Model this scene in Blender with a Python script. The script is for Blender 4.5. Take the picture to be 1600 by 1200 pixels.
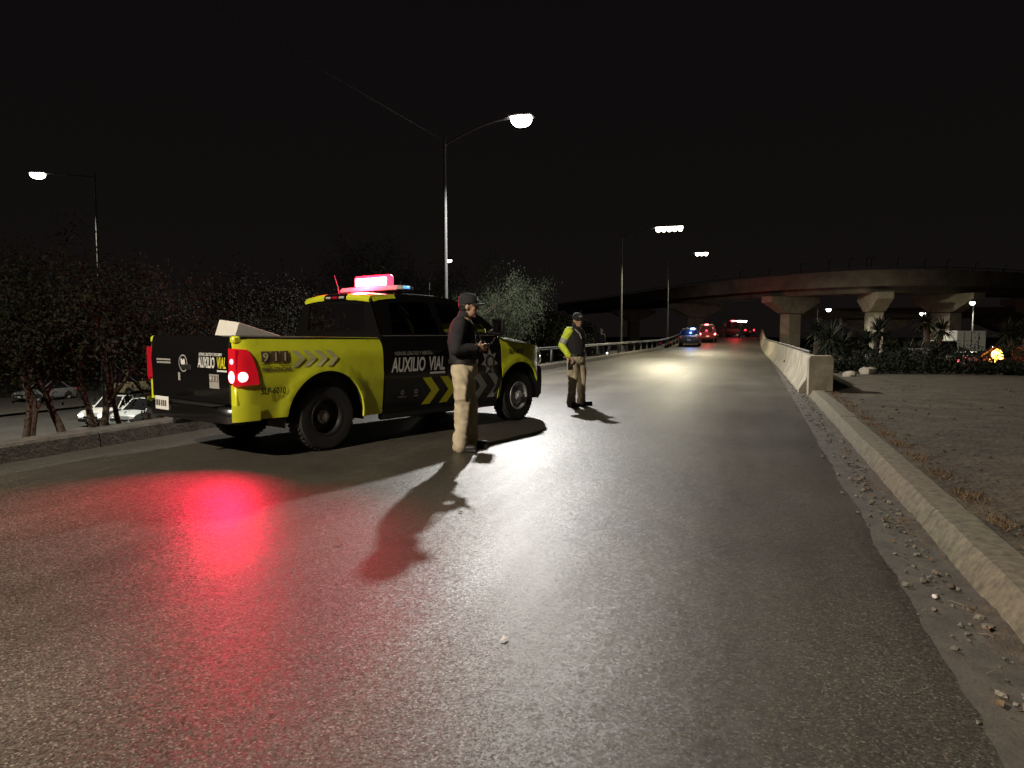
import bpy, bmesh, math, random
import numpy as np
from mathutils import Vector, Matrix, noise as mnoise
from mathutils.geometry import delaunay_2d_cdt

R = math.radians
random.seed(7)
for o in list(bpy.data.objects):
    bpy.data.objects.remove(o)
sc = bpy.context.scene
COL = sc.collection

# ------------------------------------------------------------------ camera
cam_d = bpy.data.cameras.new('camera')
cam = bpy.data.objects.new('camera', cam_d)
COL.objects.link(cam)
cam.location = (0, 0, 1.40)
cam.rotation_euler = (R(90 - 4.11), 0, R(19.0))
cam_d.sensor_width = 36
cam_d.lens = 24.75
cam_d.clip_start = 0.05
cam_d.clip_end = 1500
sc.camera = cam

# ------------------------------------------------------------------ night sky
w = bpy.data.worlds.new('World')
sc.world = w
w.use_nodes = True
bg = w.node_tree.nodes['Background']
_tc = w.node_tree.nodes.new('ShaderNodeTexCoord')
_sx = w.node_tree.nodes.new('ShaderNodeSeparateXYZ')
_cr = w.node_tree.nodes.new('ShaderNodeValToRGB')
_cr.color_ramp.elements[0].position = 0.0
_cr.color_ramp.elements[0].color = (.0052, .0040, .0038, 1)
_cr.color_ramp.elements[1].position = .55
_cr.color_ramp.elements[1].color = (.0028, .0025, .0027, 1)
w.node_tree.links.new(_tc.outputs['Generated'], _sx.inputs[0])
w.node_tree.links.new(_sx.outputs['Z'], _cr.inputs[0])
w.node_tree.links.new(_cr.outputs[0], bg.inputs[0])
bg.inputs[1].default_value = 1.0

sc.view_settings.view_transform = 'Standard'
sc.view_settings.look = 'None'
sc.view_settings.exposure = 0.25
sc.view_settings.gamma = 1.0
sc.view_settings.use_curve_mapping = False
sc.render.engine = 'CYCLES'
sc.cycles.use_denoising = True
sc.cycles.denoiser = 'OPENIMAGEDENOISE'
sc.cycles.max_bounces = 4
sc.cycles.diffuse_bounces = 2
sc.cycles.glossy_bounces = 3
sc.cycles.transparent_max_bounces = 8
sc.cycles.sample_clamp_indirect = 2.0
sc.cycles.sample_clamp_direct = 0
sc.cycles.caustics_reflective = False
sc.cycles.caustics_refractive = False
sc.cycles.use_light_tree = True

# ------------------------------------------------------------------ materials
M = {}


def mat(name, col=(.5, .5, .5), rough=.5, metal=0., spec=.5, coat=0., emit=None, es=0., var=0., vscale=8.,
        bump=0., bscale=60., bdist=.01, rvar=0., objvar=False):
    m = bpy.data.materials.new(name)
    m.use_nodes = True
    nt = m.node_tree
    b = nt.nodes['Principled BSDF']
    b.inputs['Base Color'].default_value = (*col, 1)
    b.inputs['Roughness'].default_value = rough
    b.inputs['Metallic'].default_value = metal
    b.inputs['Specular IOR Level'].default_value = spec
    if coat:
        b.inputs['Coat Weight'].default_value = coat
        b.inputs['Coat Roughness'].default_value = .06
    if emit:
        b.inputs['Emission Color'].default_value = (*emit, 1)
        b.inputs['Emission Strength'].default_value = es
    tc = nt.nodes.new('ShaderNodeTexCoord')
    if var or rvar:
        n = nt.nodes.new('ShaderNodeTexNoise')
        n.inputs['Scale'].default_value = vscale
        n.inputs['Detail'].default_value = 6
        n.inputs['Roughness'].default_value = .65
        nt.links.new(tc.outputs['Object'], n.inputs['Vector'])
        if var:
            mr = nt.nodes.new('ShaderNodeMapRange')
            mr.inputs[1].default_value = .3
            mr.inputs[2].default_value = .7
            mr.inputs[3].default_value = 1 - var
            mr.inputs[4].default_value = 1 + var
            nt.links.new(n.outputs[0], mr.inputs[0])
            mx = nt.nodes.new('ShaderNodeMix')
            mx.data_type = 'RGBA'
            mx.blend_type = 'MULTIPLY'
            mx.inputs[0].default_value = 1
            mx.inputs[6].default_value = (*col, 1)
            nt.links.new(mr.outputs[0], mx.inputs[7])
            nt.links.new(mx.outputs[2], b.inputs['Base Color'])
        if rvar:
            mr2 = nt.nodes.new('ShaderNodeMapRange')
            mr2.inputs[1].default_value = .3
            mr2.inputs[2].default_value = .7
            mr2.inputs[3].default_value = max(.03, rough - rvar)
            mr2.inputs[4].default_value = rough + rvar
            nt.links.new(n.outputs[0], mr2.inputs[0])
            nt.links.new(mr2.outputs[0], b.inputs['Roughness'])
    if bump:
        n2 = nt.nodes.new('ShaderNodeTexNoise')
        n2.inputs['Scale'].default_value = bscale
        n2.inputs['Detail'].default_value = 5
        nt.links.new(tc.outputs['Object'], n2.inputs['Vector'])
        bp = nt.nodes.new('ShaderNodeBump')
        bp.inputs['Strength'].default_value = bump
        bp.inputs['Distance'].default_value = bdist
        nt.links.new(n2.outputs[0], bp.inputs['Height'])
        nt.links.new(bp.outputs[0], b.inputs['Normal'])
    M[name] = m
    return m


def glass(name, tint, rough=.03, clear=.5):
    m = bpy.data.materials.new(name)
    m.use_nodes = True
    nt = m.node_tree
    nt.nodes.clear()
    out = nt.nodes.new('ShaderNodeOutputMaterial')
    t = nt.nodes.new('ShaderNodeBsdfTransparent')
    t.inputs[0].default_value = (*[c * clear for c in tint], 1)
    g = nt.nodes.new('ShaderNodeBsdfGlossy')
    g.inputs['Roughness'].default_value = rough
    g.inputs[0].default_value = (.9, .9, .9, 1)
    f = nt.nodes.new('ShaderNodeFresnel')
    f.inputs[0].default_value = 1.5
    mx = nt.nodes.new('ShaderNodeMixShader')
    nt.links.new(f.outputs[0], mx.inputs[0])
    nt.links.new(t.outputs[0], mx.inputs[1])
    nt.links.new(g.outputs[0], mx.inputs[2])
    nt.links.new(mx.outputs[0], out.inputs[0])
    M[name] = m
    return m


def asphalt():
    m = bpy.data.materials.new('asphalt')
    m.use_nodes = True
    nt = m.node_tree
    L = nt.links.new
    b = nt.nodes['Principled BSDF']
    tc = nt.nodes.new('ShaderNodeTexCoord')

    def nz(scale, detail=4, rough=.6, vec=None):
        n = nt.nodes.new('ShaderNodeTexNoise')
        n.inputs['Scale'].default_value = scale
        n.inputs['Detail'].default_value = detail
        n.inputs['Roughness'].default_value = rough
        L(vec or tc.outputs['Object'], n.inputs['Vector'])
        return n.outputs[0]

    def rng(src, a0, a1, b0, b1):
        n = nt.nodes.new('ShaderNodeMapRange')
        for i, v in enumerate((a0, a1, b0, b1)):
            n.inputs[i + 1].default_value = v
        L(src, n.inputs[0])
        return n.outputs[0]

    def mul(x, y):
        n = nt.nodes.new('ShaderNodeMath')
        n.operation = 'MULTIPLY'
        L(x, n.inputs[0])
        L(y, n.inputs[1])
        return n.outputs[0]
    mp = nt.nodes.new('ShaderNodeMapping')
    mp.inputs['Scale'].default_value = (1, .10, 1)
    L(tc.outputs['Object'], mp.inputs[0])
    # stones: two sizes of cells, each with its own shade and tilt
    vor = nt.nodes.new('ShaderNodeTexVoronoi')
    vor.inputs['Scale'].default_value = 135
    L(tc.outputs['Object'], vor.inputs['Vector'])
    vor2 = nt.nodes.new('ShaderNodeTexVoronoi')
    vor2.inputs['Scale'].default_value = 60
    L(tc.outputs['Object'], vor2.inputs['Vector'])
    sep = nt.nodes.new('ShaderNodeSeparateColor')
    L(vor.outputs['Color'], sep.inputs[0])
    cr = nt.nodes.new('ShaderNodeValToRGB')
    e = cr.color_ramp.elements
    e[0].position = 0.
    e[0].color = (.022, .0195, .0165, 1)
    e[1].position = 1.
    e[1].color = (.20, .178, .145, 1)
    k = e.new(.55)
    k.color = (.062, .055, .045, 1)
    k = e.new(.90)
    k.color = (.098, .087, .071, 1)
    L(sep.outputs[0], cr.inputs[0])
    big = rng(nz(.45, 6), .3, .7, .62, 1.3)
    lane = nz(.9, 4, .6, mp.outputs[0])
    shade = mul(big, rng(lane, .3, .7, .75, 1.2))
    mx = nt.nodes.new('ShaderNodeMix')
    mx.data_type = 'RGBA'
    mx.blend_type = 'MULTIPLY'
    mx.inputs[0].default_value = 1
    L(cr.outputs[0], mx.inputs[6])
    L(shade, mx.inputs[7])
    L(mx.outputs[2], b.inputs['Base Color'])
    L(rng(lane, .3, .7, .42, .55), b.inputs['Roughness'])
    b.inputs['Specular IOR Level'].default_value = .32
    # small facet tilt per stone: the glitter of worn aggregate
    geo = nt.nodes.new('ShaderNodeNewGeometry')

    def vmath(op, x, y=None, sc_=None):
        n = nt.nodes.new('ShaderNodeVectorMath')
        n.operation = op
        L(x, n.inputs[0])
        if y is not None:
            if isinstance(y, tuple):
                n.inputs[1].default_value = y
            else:
                L(y, n.inputs[1])
        if sc_ is not None:
            n.inputs['Scale'].default_value = sc_
        return n.outputs[0]
    t1 = vmath('SCALE', vmath('SUBTRACT', vor.outputs['Color'], (.5, .5, .5)), sc_=.19)
    t2 = vmath('SCALE', vmath('SUBTRACT', vor2.outputs['Color'], (.5, .5, .5)), sc_=.08)
    nrm = vmath('NORMALIZE', vmath('ADD', vmath('ADD', geo.outputs['Normal'], t1), t2))
    bp = nt.nodes.new('ShaderNodeBump')
    bp.inputs['Strength'].default_value = .30
    bp.inputs['Distance'].default_value = .02
    L(nz(3.5, 4), bp.inputs['Height'])
    L(nrm, bp.inputs['Normal'])
    L(bp.outputs[0], b.inputs['Normal'])
    M['asphalt'] = m


asphalt()
mat('far_asphalt', (.06, .056, .05), .55, var=.3, vscale=.6, bump=.3, bscale=40)
mat('gutter_concrete', (.068, .060, .048), .85, var=.45, vscale=5, bump=.5, bscale=50)
mat('old_kerb', (.075, .062, .048), .9, var=.5, vscale=6, bump=.8, bscale=28, bdist=.02)
mat('kerb_concrete', (.125, .108, .072), .9, var=.55, vscale=14, bump=.7, bscale=90, bdist=.006)
mat('concrete', (.25, .22, .165), .88, var=.45, vscale=2.0, bump=.4, bscale=25)
mat('deck_concrete', (.20, .175, .145), .85, var=.45, vscale=.5, bump=.3, bscale=10)
mat('dirt', (.058, .043, .024), .95, var=.6, vscale=2.2, bump=1.0, bscale=14, bdist=.05)
mat('soil', (.075, .058, .042), .95, var=.45, vscale=9, bump=.8, bscale=60, bdist=.015)
mat('verge_soil', (.06, .05, .035), .95, var=.4, vscale=3, bump=.8, bscale=20, bdist=.03)
mat('stone', (.15, .135, .11), .85, var=.5, vscale=6, bump=.4)
mat('straw', (.22, .18, .11), .8)
mat('litter', (.55, .53, .47), .7)
mat('dry_leaf', (.14, .085, .04), .8)
mat('bark', (.075, .055, .04), .9, var=.4, vscale=20, bump=.9, bscale=35, bdist=.02)
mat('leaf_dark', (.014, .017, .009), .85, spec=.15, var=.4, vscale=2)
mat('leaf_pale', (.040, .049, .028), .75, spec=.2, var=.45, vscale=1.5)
mat('leaf_palm', (.018, .023, .012), .75, spec=.2, var=.4, vscale=3)
mat('yellow_paint', (.62, .66, .030), .32, coat=.5, spec=.5, var=.10, vscale=4, rvar=.10)
mat('black_paint', (.0055, .005, .005), .26, coat=.6)
mat('black_plastic', (.014, .014, .014), .55, bump=.15, bscale=200)
mat('liner', (.017, .017, .017), .75, bump=.3, bscale=120)
mat('rubber', (.017, .016, .016), .75, var=.3, vscale=12, bump=.3, bscale=90)
mat('steel', (.52, .52, .53), .35, metal=.6, var=.15, vscale=15)
mat('chrome', (.75, .75, .76), .12, metal=1.)
mat('dark_steel', (.02, .02, .021), .45, metal=.3)
mat('pole_paint', (.065, .065, .065), .6, metal=.2, var=.15, vscale=5)
mat('pier_concrete', (.52, .48, .39), .85, var=.28, vscale=1.2, bump=.3, bscale=10)
mat('galvanised', (.10, .10, .10), .65, metal=.4, var=.2, vscale=6)
mat('white_vinyl', (.62, .62, .60), .5, var=.08, vscale=20)
mat('pale_vinyl', (.50, .49, .25), .5)
mat('grey_vinyl', (.30, .29, .27), .5)
mat('yellow_vinyl', (.60, .56, .03), .45)
mat('black_vinyl', (.014, .013, .011), .5)
mat('brown_vinyl', (.10, .062, .045), .5)
mat('plate', (.72, .71, .67), .45)
mat('red_lens', (.45, .008, .012), .15, spec=.6, emit=(1, .012, .03), es=.22, coat=.5)
mat('red_lens_off', (.30, .006, .01), .15, spec=.6, emit=(1, .02, .06), es=.10)
mat('tail_glow', (1, .2, .15), .3, emit=(1, .13, .16), es=12)
mat('tail_glow_small', (1, .2, .15), .3, emit=(1, .10, .12), es=8)
mat('bar_core', (1, .5, .4), .3, emit=(1, .34, .32), es=10)
mat('bar_red', (.8, .02, .03), .3, emit=(1, .02, .05), es=5)
mat('blue_lens', (.08, .25, .7), .15, emit=(.10, .42, 1), es=1.2)
mat('clear_lens', (.42, .40, .38), .18, spec=.6, coat=.4)
mat('lamp_white', (1, 1, 1), .4, emit=(1, .97, .92), es=16)
mat('lamp_warm', (1, 1, 1), .4, emit=(1, .94, .76), es=9)
mat('headlight', (1, 1, 1), .4, emit=(1, .93, .80), es=9)
mat('headlight_strong', (1, 1, 1), .4, emit=(1, .93, .76), es=12)
mat('headlight_off', (.5, .5, .48), .12, spec=.6, coat=.6)
mat('amber', (1, .5, .1), .4, emit=(1, .42, .06), es=20)
mat('police_red', (1, .1, .1), .4, emit=(1, .14, .15), es=8)
mat('police_blue', (.2, .4, 1), .4, emit=(.22, .40, 1), es=9)
mat('car_tail', (1, .02, .04), .4, emit=(1, .03, .06), es=6)
mat('white_paint', (.62, .62, .60), .35, coat=.4)
mat('pale_paint', (.50, .54, .53), .35, coat=.4)
mat('dark_paint', (.015, .017, .024), .35, coat=.4)
mat('red_paint', (.06, .008, .011), .35, coat=.4)
mat('grey_paint', (.20, .20, .20), .4, coat=.3)
mat('cream_paint', (.48, .44, .26), .4, coat=.3)
mat('khaki', (.50, .425, .30), .9, var=.10, vscale=14, bump=.35, bscale=220, bdist=.004)
mat('navy_cloth', (.018, .017, .021), .9, var=.25, vscale=10, bump=.3, bscale=200, bdist=.004)
mat('hivis', (.70, .85, .07), .75, var=.08, vscale=10, bump=.3, bscale=200, bdist=.004)
mat('reflective', (.38, .38, .36), .4)
mat('boot', (.013, .011, .010), .5, bump=.2, bscale=100)
mat('skin', (.42, .26, .175), .5, var=.1, vscale=30)
mat('hair', (.008, .007, .006), .6)
mat('eye', (.02, .015, .012), .2)
mat('device', (.012, .012, .013), .3)
mat('card', (.60, .57, .52), .7, var=.06, vscale=12)
mat('seat_cloth', (.03, .028, .028), .9)
glass('tinted_glass', (.30, .29, .29), .03, .30)
glass('car_glass', (.2, .2, .2), .05, .25)


# ------------------------------------------------------------------ mesh helpers
class MB:
    def __init__(self):
        self.v = []
        self.f = []

    def add(self, vs, fs):
        n = len(self.v)
        self.v += [tuple(p) for p in vs]
        self.f += [tuple(i + n for i in f) for f in fs]
        return self

    def box(self, c, s, bev=0., rot=None):
        cx, cy, cz = c
        hx, hy, hz = s[0] / 2, s[1] / 2, s[2] / 2
        b = min(bev, hx * .98, hy * .98, hz * .98)
        if b <= 0:
            vs = [(x, y, z) for x in (-hx, hx) for y in (-hy, hy) for z in (-hz, hz)]
            fs = [(0, 1, 3, 2), (4, 6, 7, 5), (0, 4, 5, 1), (2, 3, 7, 6), (0, 2, 6, 4), (1, 5, 7, 3)]
        else:
            vs, fs, idx = [], [], {}
            for sx in (-1, 1):
                for sy in (-1, 1):
                    for sz in (-1, 1):
                        for ax in range(3):
                            p = [sx * (hx - b), sy * (hy - b), sz * (hz - b)]
                            p[ax] = (sx, sy, sz)[ax] * (hx, hy, hz)[ax]
                            idx[sx, sy, sz, ax] = len(vs)
                            vs.append(tuple(p))
            for ax in range(3):
                a2, a3 = (ax + 1) % 3, (ax + 2) % 3
                for s1 in (-1, 1):
                    q = []
                    for u, v_ in ((-1, -1), (1, -1), (1, 1), (-1, 1)):
                        k = [0, 0, 0]
                        k[ax] = s1
                        k[a2] = u
                        k[a3] = v_
                        q.append(idx[k[0], k[1], k[2], ax])
                    fs.append(tuple(q if s1 > 0 else q[::-1]))
            for ax in range(3):
                a2, a3 = (ax + 1) % 3, (ax + 2) % 3
                for u in (-1, 1):
                    for v_ in (-1, 1):
                        def kk(s_, which):
                            k = [0, 0, 0]
                            k[ax] = s_
                            k[a2] = u
                            k[a3] = v_
                            return idx[k[0], k[1], k[2], which]
                        q = [kk(-1, a2), kk(1, a2), kk(1, a3), kk(-1, a3)]
                        fs.append(tuple(q if u * v_ > 0 else q[::-1]))
            for sx in (-1, 1):
                for sy in (-1, 1):
                    for sz in (-1, 1):
                        q = [idx[sx, sy, sz, 0], idx[sx, sy, sz, 1], idx[sx, sy, sz, 2]]
                        fs.append(tuple(q if sx * sy * sz > 0 else q[::-1]))
        if rot is not None:
            vs = [tuple(rot @ Vector(p)) for p in vs]
        return self.add([(p[0] + cx, p[1] + cy, p[2] + cz) for p in vs], fs)

    def rings(self, rings, closed=True, cap=True):
        n = len(rings[0])
        vs = [p for r in rings for p in r]
        fs = []
        for i in range(len(rings) - 1):
            for j in range(n if closed else n - 1):
                k = (j + 1) % n
                fs.append((i * n + j, i * n + k, (i + 1) * n + k, (i + 1) * n + j))
        if cap:
            fs.append(tuple(range(n))[::-1])
            fs.append(tuple((len(rings) - 1) * n + j for j in range(n)))
        return self.add(vs, fs)

    def tube(self, pts, rad, seg=8, cap=True):
        pts = [Vector(p) for p in pts]
        rads = rad if isinstance(rad, (list, tuple)) else [rad] * len(pts)
        rs = []
        up = Vector((.13, .27, .95)).normalized()
        for i, p in enumerate(pts):
            a = pts[max(i - 1, 0)]
            b = pts[min(i + 1, len(pts) - 1)]
            t = (b - a)
            t = t.normalized() if t.length > 1e-9 else Vector((0, 0, 1))
            if abs(t.dot(up)) > .95:
                up = Vector((.95, .1, .2)).normalized()
            u = t.cross(up).normalized()
            v_ = u.cross(t).normalized()
            up = v_
            rs.append([p + (u * math.cos(2 * math.pi * k / seg) + v_ * math.sin(2 * math.pi * k / seg)) * rads[i] for k in range(seg)])
        return self.rings(rs, cap=cap)

    def lathe(self, prof, seg=32, axis='y', c=(0, 0, 0), cap=True):
        rs = []
        for (r, h) in prof:
            ring = []
            for k in range(seg):
                a = 2 * math.pi * k / seg
                u, v_ = r * math.cos(a), r * math.sin(a)
                p = {'y': (u, h, v_), 'z': (u, v_, h), 'x': (h, u, v_)}[axis]
                ring.append((p[0] + c[0], p[1] + c[1], p[2] + c[2]))
            rs.append(ring)
        return self.rings(rs, cap=cap)

    def ell(self, c, r, seg=14, rot=None):
        rs = []
        m = seg // 2 + 1
        for i in range(m):
            th = math.pi * (i + .02) / (m - 1 + .04)
            ring = []
            for k in range(seg):
                a = 2 * math.pi * k / seg
                p = Vector((r[0] * math.sin(th) * math.cos(a), r[1] * math.sin(th) * math.sin(a), -r[2] * math.cos(th)))
                if rot is not None:
                    p = rot @ p
                ring.append((p[0] + c[0], p[1] + c[1], p[2] + c[2]))
            rs.append(ring)
        return self.rings(rs)

    def capsule(self, a, ra, b, rb, seg=12, sq=1.0, sqdir=None):
        a, b = Vector(a), Vector(b)
        t = (b - a)
        ln = t.length
        t = t / ln if ln > 1e-6 else Vector((0, 0, 1))
        ref = Vector(sqdir) if sqdir else (Vector((0, 1, 0)) if abs(t.y) < .9 else Vector((1, 0, 0)))
        u = (ref - t * ref.dot(t)).normalized()
        v_ = t.cross(u)
        rs = []
        for i in range(5):
            th = math.pi / 2 * (1 - i / 4) * .98
            rs.append((a - t * ra * math.sin(th), ra * math.cos(th)))
        for i in range(5):
            th = math.pi / 2 * i / 4 * .98
            rs.append((b + t * rb * math.sin(th), rb * math.cos(th)))
        return self.rings([[p + (u * math.cos(2 * math.pi * k / seg) * sq + v_ * math.sin(2 * math.pi * k / seg)) * r for k in range(seg)] for p, r in rs])

    def mesh(self, name='mesh', smooth=False, recalc=True):
        me = bpy.data.meshes.new(name)
        me.from_pydata(self.v, [], self.f)
        if recalc:
            bm = bmesh.new()
            bm.from_mesh(me)
            bmesh.ops.recalc_face_normals(bm, faces=bm.faces)
            bm.to_mesh(me)
            bm.free()
        if smooth:
            me.polygons.foreach_set('use_smooth', [True] * len(me.polygons))
            if smooth != 'all':
                me.set_sharp_from_angle(angle=R(38))
        me.update()
        return me

    def build(self, name, m, parent=None, smooth=False, recalc=True):
        return link(name, self.mesh(name, smooth, recalc), m, parent)


def link(name, me, m=None, parent=None):
    o = bpy.data.objects.new(name, me)
    COL.objects.link(o)
    if m is not None and len(me.materials) == 0:
        me.materials.append(M[m] if isinstance(m, str) else m)
    if parent is not None:
        o.parent = parent
    return o


def empty(name, loc=(0, 0, 0), rz=0., label=None, cat=None, group=None, rot=None):
    o = bpy.data.objects.new(name, None)
    COL.objects.link(o)
    o.empty_display_size = .1
    o.location = loc
    o.rotation_euler = rot if rot else (0, 0, rz)
    tag(o, label, cat, group)
    return o


def tag(o, label=None, cat=None, group=None, kind=None):
    if label:
        o['label'] = label
    if cat:
        o['category'] = cat
    if group:
        o['group'] = group
    if kind:
        o['kind'] = kind
    return o


def children(o):
    return [c for c in bpy.data.objects if c.parent == o]


def copy_tree(o, parent=None):
    c = o.copy()
    COL.objects.link(c)
    c.parent = parent
    for ch in children(o):
        copy_tree(ch, c)
    return c


def add_light(name, kind, loc, power, col, parent=None, size=.15, spot=None, blend=.6, target=None):
    d = bpy.data.lights.new(name, kind)
    d.energy = power
    d.color = col
    o = bpy.data.objects.new(name, d)
    COL.objects.link(o)
    o.location = loc
    if parent is not None:
        o.parent = parent
    if kind == 'SPOT':
        d.spot_size = R(spot or 150)
        d.spot_blend = blend
        d.shadow_soft_size = size
    elif kind == 'POINT':
        d.shadow_soft_size = size
    elif kind == 'AREA':
        d.shape = 'RECTANGLE'
        d.size, d.size_y = size
    if target is not None:
        o.rotation_euler = (Vector(target) - Vector(loc)).to_track_quat('-Z', 'Y').to_euler()
    return o


def leaves_mesh(pts, dirs, L, Wd, seed=0, curl=.25):
    """one leaf-shaped pair of triangles at each point"""
    rnd = np.random.default_rng(seed)
    n = len(pts)
    d = dirs / np.linalg.norm(dirs, axis=1, keepdims=True)
    ref = rnd.normal(size=(n, 3))
    s = np.cross(d, ref)
    s /= np.linalg.norm(s, axis=1, keepdims=True)
    u = np.cross(s, d)
    l = (L * rnd.uniform(.6, 1.3, n))[:, None]
    wv = (Wd * rnd.uniform(.6, 1.3, n))[:, None]
    a = pts
    b = pts + d * l * .5 + s * wv * .5 + u * l * curl * .3
    c = pts + d * l
    e = pts + d * l * .5 - s * wv * .5 + u * l * curl * .3
    v = np.stack([a, b, c, e], 1).reshape(-1, 3)
    me = bpy.data.meshes.new('crown')
    me.vertices.add(4 * n)
    me.vertices.foreach_set('co', v.ravel())
    me.loops.add(4 * n)
    me.loops.foreach_set('vertex_index', np.arange(4 * n))
    me.polygons.add(n)
    me.polygons.foreach_set('loop_start', np.arange(n) * 4)
    me.polygons.foreach_set('loop_total', np.full(n, 4))
    me.update(calc_edges=True)
    me.validate()
    return me


def sstep(a, b, x):
    t = min(1, max(0, (x - a) / (b - a)))
    return t * t * (3 - 2 * t)


def zroad(y):
    return 1.10 * sstep(60, 100, y) - 3.0 * sstep(104, 170, y)


def zverge(x, y):
    return (zroad(y) + .155) * (1 - sstep(8.0, 15.5, -x)) - 4.05 * sstep(8.0, 15.5, -x)


def zright(x, y):
    d = -1.35 * sstep(20, 62, y) - .25 * sstep(4, 20, x)
    return .115 + d


# ------------------------------------------------------------------ setting
def sheet(name, m, xs, ys, zf, parent=None, skirt=0):
    mb = MB()
    nx = len(xs)
    vs = [(x, y, zf(x, y)) for y in ys for x in xs]
    fs = [(j * nx + i, j * nx + i + 1, (j + 1) * nx + i + 1, (j + 1) * nx + i) for j in range(len(ys) - 1) for i in range(nx - 1)]
    mb.add(vs, fs)
    o = mb.build(name, m, parent, smooth='all', recalc=False)
    tag(o, kind='structure')
    return o


def lin(a, b, n):
    return [a + (b - a) * i / (n - 1) for i in range(n)]


YS = lin(-30, 60, 31) + lin(62, 170, 46)
g = sheet('ground', 'dirt', [-900, -300, -120, 40, 120, 300, 900], [-300, -40, 60, 150, 400, 1200], lambda x, y: -4.6)
road = sheet('road', 'asphalt', lin(-7.62, .95, 12), YS, lambda x, y: zroad(y))
gut = sheet('gutter', 'gutter_concrete', [.80, .98, 1.17], [-30, -10] + lin(-2, 30, 321) + lin(33, 170, 70), lambda x, y: zroad(y) + .004)
for _v in gut.data.vertices:
    if _v.co.x < .85:
        _v.co.x += .035 * mnoise.noise((0, _v.co.y * .9, 0)) + .020 * mnoise.noise((3, _v.co.y * 5, 0)) + .012 * mnoise.noise((3, _v.co.y * 17, 0))
lot = sheet('dirt_lot', 'dirt', [1.47, 1.70, 2.2, 3, 4, 6, 9, 13, 18, 24, 32, 45, 70, 120],
            lin(-14, 40, 40) + lin(43, 62, 8) + [70, 90, 120, 200, 320],
            lambda x, y: zright(x, y) + .05 * mnoise.noise((x * .4, y * .4, 3)) * sstep(1.7, 3, x) )
verge = sheet('verge', 'verge_soil', [-8.0, -8.4, -8.9, -9.6, -10.6, -12, -14, -16.5, -18],
              lin(-30, 60, 46) + lin(64, 170, 25),
              lambda x, y: (zroad(y) + .155) * (1 - sstep(8.0, 15.5, -x)) - 4.05 * sstep(8.0, 15.5, -x) + .10 * mnoise.noise((x * .8, y * .8, 1)) * (1 if x < -8.3 else 0))
# flip faces irrelevant for shading (double-sided)
lower = sheet('lower_road', 'far_asphalt', [-46, -40, -34, -28, -22, -17.6], lin(-30, 170, 41), lambda x, y: -4.0)
lowpave = sheet('pavement', 'gutter_concrete', [-58, -52, -46.1], lin(-30, 170, 21), lambda x, y: -3.86)

# left kerb (stone pieces) ----------------------------------------------------
def kerb_piece_mesh(prof, ln, seed, n=7, amp=.007):
    mb = MB()
    rs = []
    for i in range(n):
        y = .009 + (ln - .018) * i / (n - 1)
        ring = []
        for (x, z) in prof:
            k = amp if z > .01 else 0
            ring.append((x + k * (mnoise.noise((x * 5 + seed, y * 2.2, z * 5)) + .6 * mnoise.noise((x * 17 + seed, y * 11, z * 17))), y, z + k * mnoise.noise((x * 5, y * 2.2, z * 5 + seed * 2))))
        rs.append(ring)
    mb.rings(rs)
    me = mb.mesh('kerb_stone', smooth=True)
    me.set_sharp_from_angle(angle=R(24))
    return me


kl = empty('median_kerb')
tag(kl, kind='structure')
profL = [(-7.60, -.05), (-7.63, .17), (-7.66, .20), (-7.98, .20), (-8.02, .17), (-8.02, -.1)]
msL = [kerb_piece_mesh(profL, 2.5, s) for s in range(4)]
for i in range(28):
    y = -6 + 2.5 * i
    o = link('kerb_stone', msL[i % 4], 'old_kerb', kl)
    o.location = (0, y, zroad(y + 1.2))
kr = empty('roadside_kerb')
tag(kr, kind='structure')
profR = [(1.17, -.04), (1.178, .01), (1.252, .136), (1.264, .147), (1.36, .151), (1.465, .149), (1.482, .138), (1.50, -.05)]
msR = [kerb_piece_mesh(profR, 3.0, s + 11, 40, .007) for s in range(4)]
for i in range(8):
    o = link('kerb_stone', msR[i % 4], 'kerb_concrete', kr)
    o.location = (random.uniform(-.008, .008), -6.3 + 3.0 * i, random.uniform(-.008, .006))

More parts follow.
